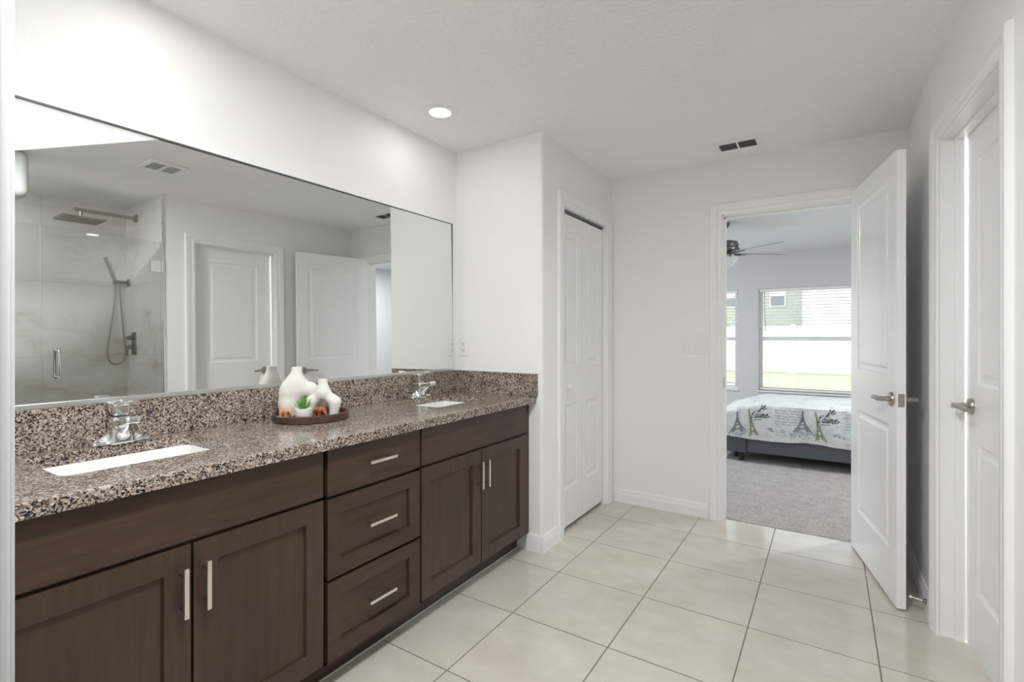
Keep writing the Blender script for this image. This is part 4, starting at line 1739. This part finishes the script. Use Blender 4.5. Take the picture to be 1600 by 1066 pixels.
    for base in (1.235, 1.795, 2.375):
        tower(grey, base + .025, -.028, .200, .165, 0.0, .0075)
        tower(green, base + .128, -.030, .265, .085, .17, .008)
        script(ink, base + .142, -.118, .070)
        block(soft, base + .355, -.034, .20, 6, rng)
        for k in range(7):
            curl(soft, base + .40 + rng.uniform(0, .2), -.19 - rng.uniform(0, .08), rng.uniform(.012, .026), rng)
        for k in range(5):
            curl(soft, base + .0 + rng.uniform(0, .12), -.245 + rng.uniform(-.01, .03), rng.uniform(.010, .02), rng)
        for k in range(4):
            curl(grey, base + .27 + rng.uniform(0, .10), -.23 + rng.uniform(-.02, .02), rng.uniform(.008, .018), rng, .004)
    bmesh.ops.recalc_face_normals(cloth, faces=cloth.faces[:])
    for k, bm in enumerate((ink, grey, soft, green)):
        for f in bm.faces:
            f.material_index = k + 1
        merge(cloth, bm)
    dv = finish(cloth, 'duvet', ['duvet_cloth', 'print_ink', 'print_grey', 'print_soft', 'print_green'], None, 80)
    tag(dv, 'pale duvet printed with grey towers and handwriting, draped over the bed', 'duvet')
    # outdoors
    b = B(); box(b, -40, 40, BYB + .14, 45, -.30, -.16)
    struct(b, 'ground', 'grass', 'sunlit green back lawn outside the bedroom windows', 'lawn')
    fn = thing('vinyl_fence', 'white vinyl privacy fence across the back lawn', 'fence', (0, 21, -.16))
    b = B()
    for i in range(-6, 7):
        x = i * 2.4 + .9
        box(b, x + .07, x + 2.33, 20.98, 21.02, -.10, 1.52)
        box(b, x + .07, x + 2.33, 20.95, 21.05, 1.50, 1.60)
        box(b, x + .07, x + 2.33, 20.95, 21.05, -.12, .02)
    finish(b, 'panels', 'vinyl_white', fn)
    for i in range(-6, 7):
        x = i * 2.4 + .9
        b = B(); box(b, x - .07, x + .07, 20.93, 21.07, -.16, 1.68, .01)
        finish(b, 'post', 'vinyl_white', fn)
    h = thing('grey_house', 'grey-sided two-storey neighbour house beyond the fence, left in the window', 'house', (-4, 30, -.16))
    b = B(); box(b, -9, 1.12, 28, 34, -.16, 6.0)
    finish(b, 'wall', 'siding_grey', h)
    b = B(); box(b, -9.4, 1.1, 27.6, 34.4, 6.0, 6.3); finish(b, 'roof', 'roof_grey', h)
    for x in (-.15, -2.25):
        b = B(); box(b, x - .36, x + .36, 27.93, 28.0, 2.7, 3.75); w = finish(b, 'window', 'vinyl_white', h)
        b = B(); box(b, x - .30, x + .30, 27.90, 27.93, 2.76, 3.2); finish(b, 'pane', 'house_glass', w)
    h = thing('cream_house', 'cream-sided house wing beyond the fence, right in the window', 'house', (6, 29, -.16))
    b = B(); box(b, 1.0, 14, 26, 27.5, -.16, 6.0); finish(b, 'wall', 'siding_cream', h)
    b = B(); box(b, .8, 14.2, 25.6, 27.55, 6.0, 6.3); finish(b, 'roof', 'roof_grey', h)
    # shrub showing over the fence at the left
    b = B()
    for i in range(300):
        a, r = rng.uniform(0, 6.28), rng.uniform(0, .6)
        z = rng.uniform(.4, 2.3)
        c = Vector((-2.0 + math.cos(a) * r, 22.2 + math.sin(a) * r, z))
        u = Vector((rng.uniform(-1, 1), rng.uniform(-1, 1), rng.uniform(-1, 1))).normalized() * .09
        w = u.orthogonal().normalized() * .05
        quad(b, c - u, c + w, c + u, c - w)
    sh = thing('shrub', 'yellow-green shrub growing behind the white fence', 'shrub', (-2.0, 22.2, -.16))
    finish(b, 'foliage', 'shrub_leaf', sh)
    b = B(); tube(b, [(-2, 22.2, -.16), (-2, 22.2, 1.8)], [.04, .02], 8); finish(b, 'stem', 'tray_wood', sh, 40)


build_bedroom()
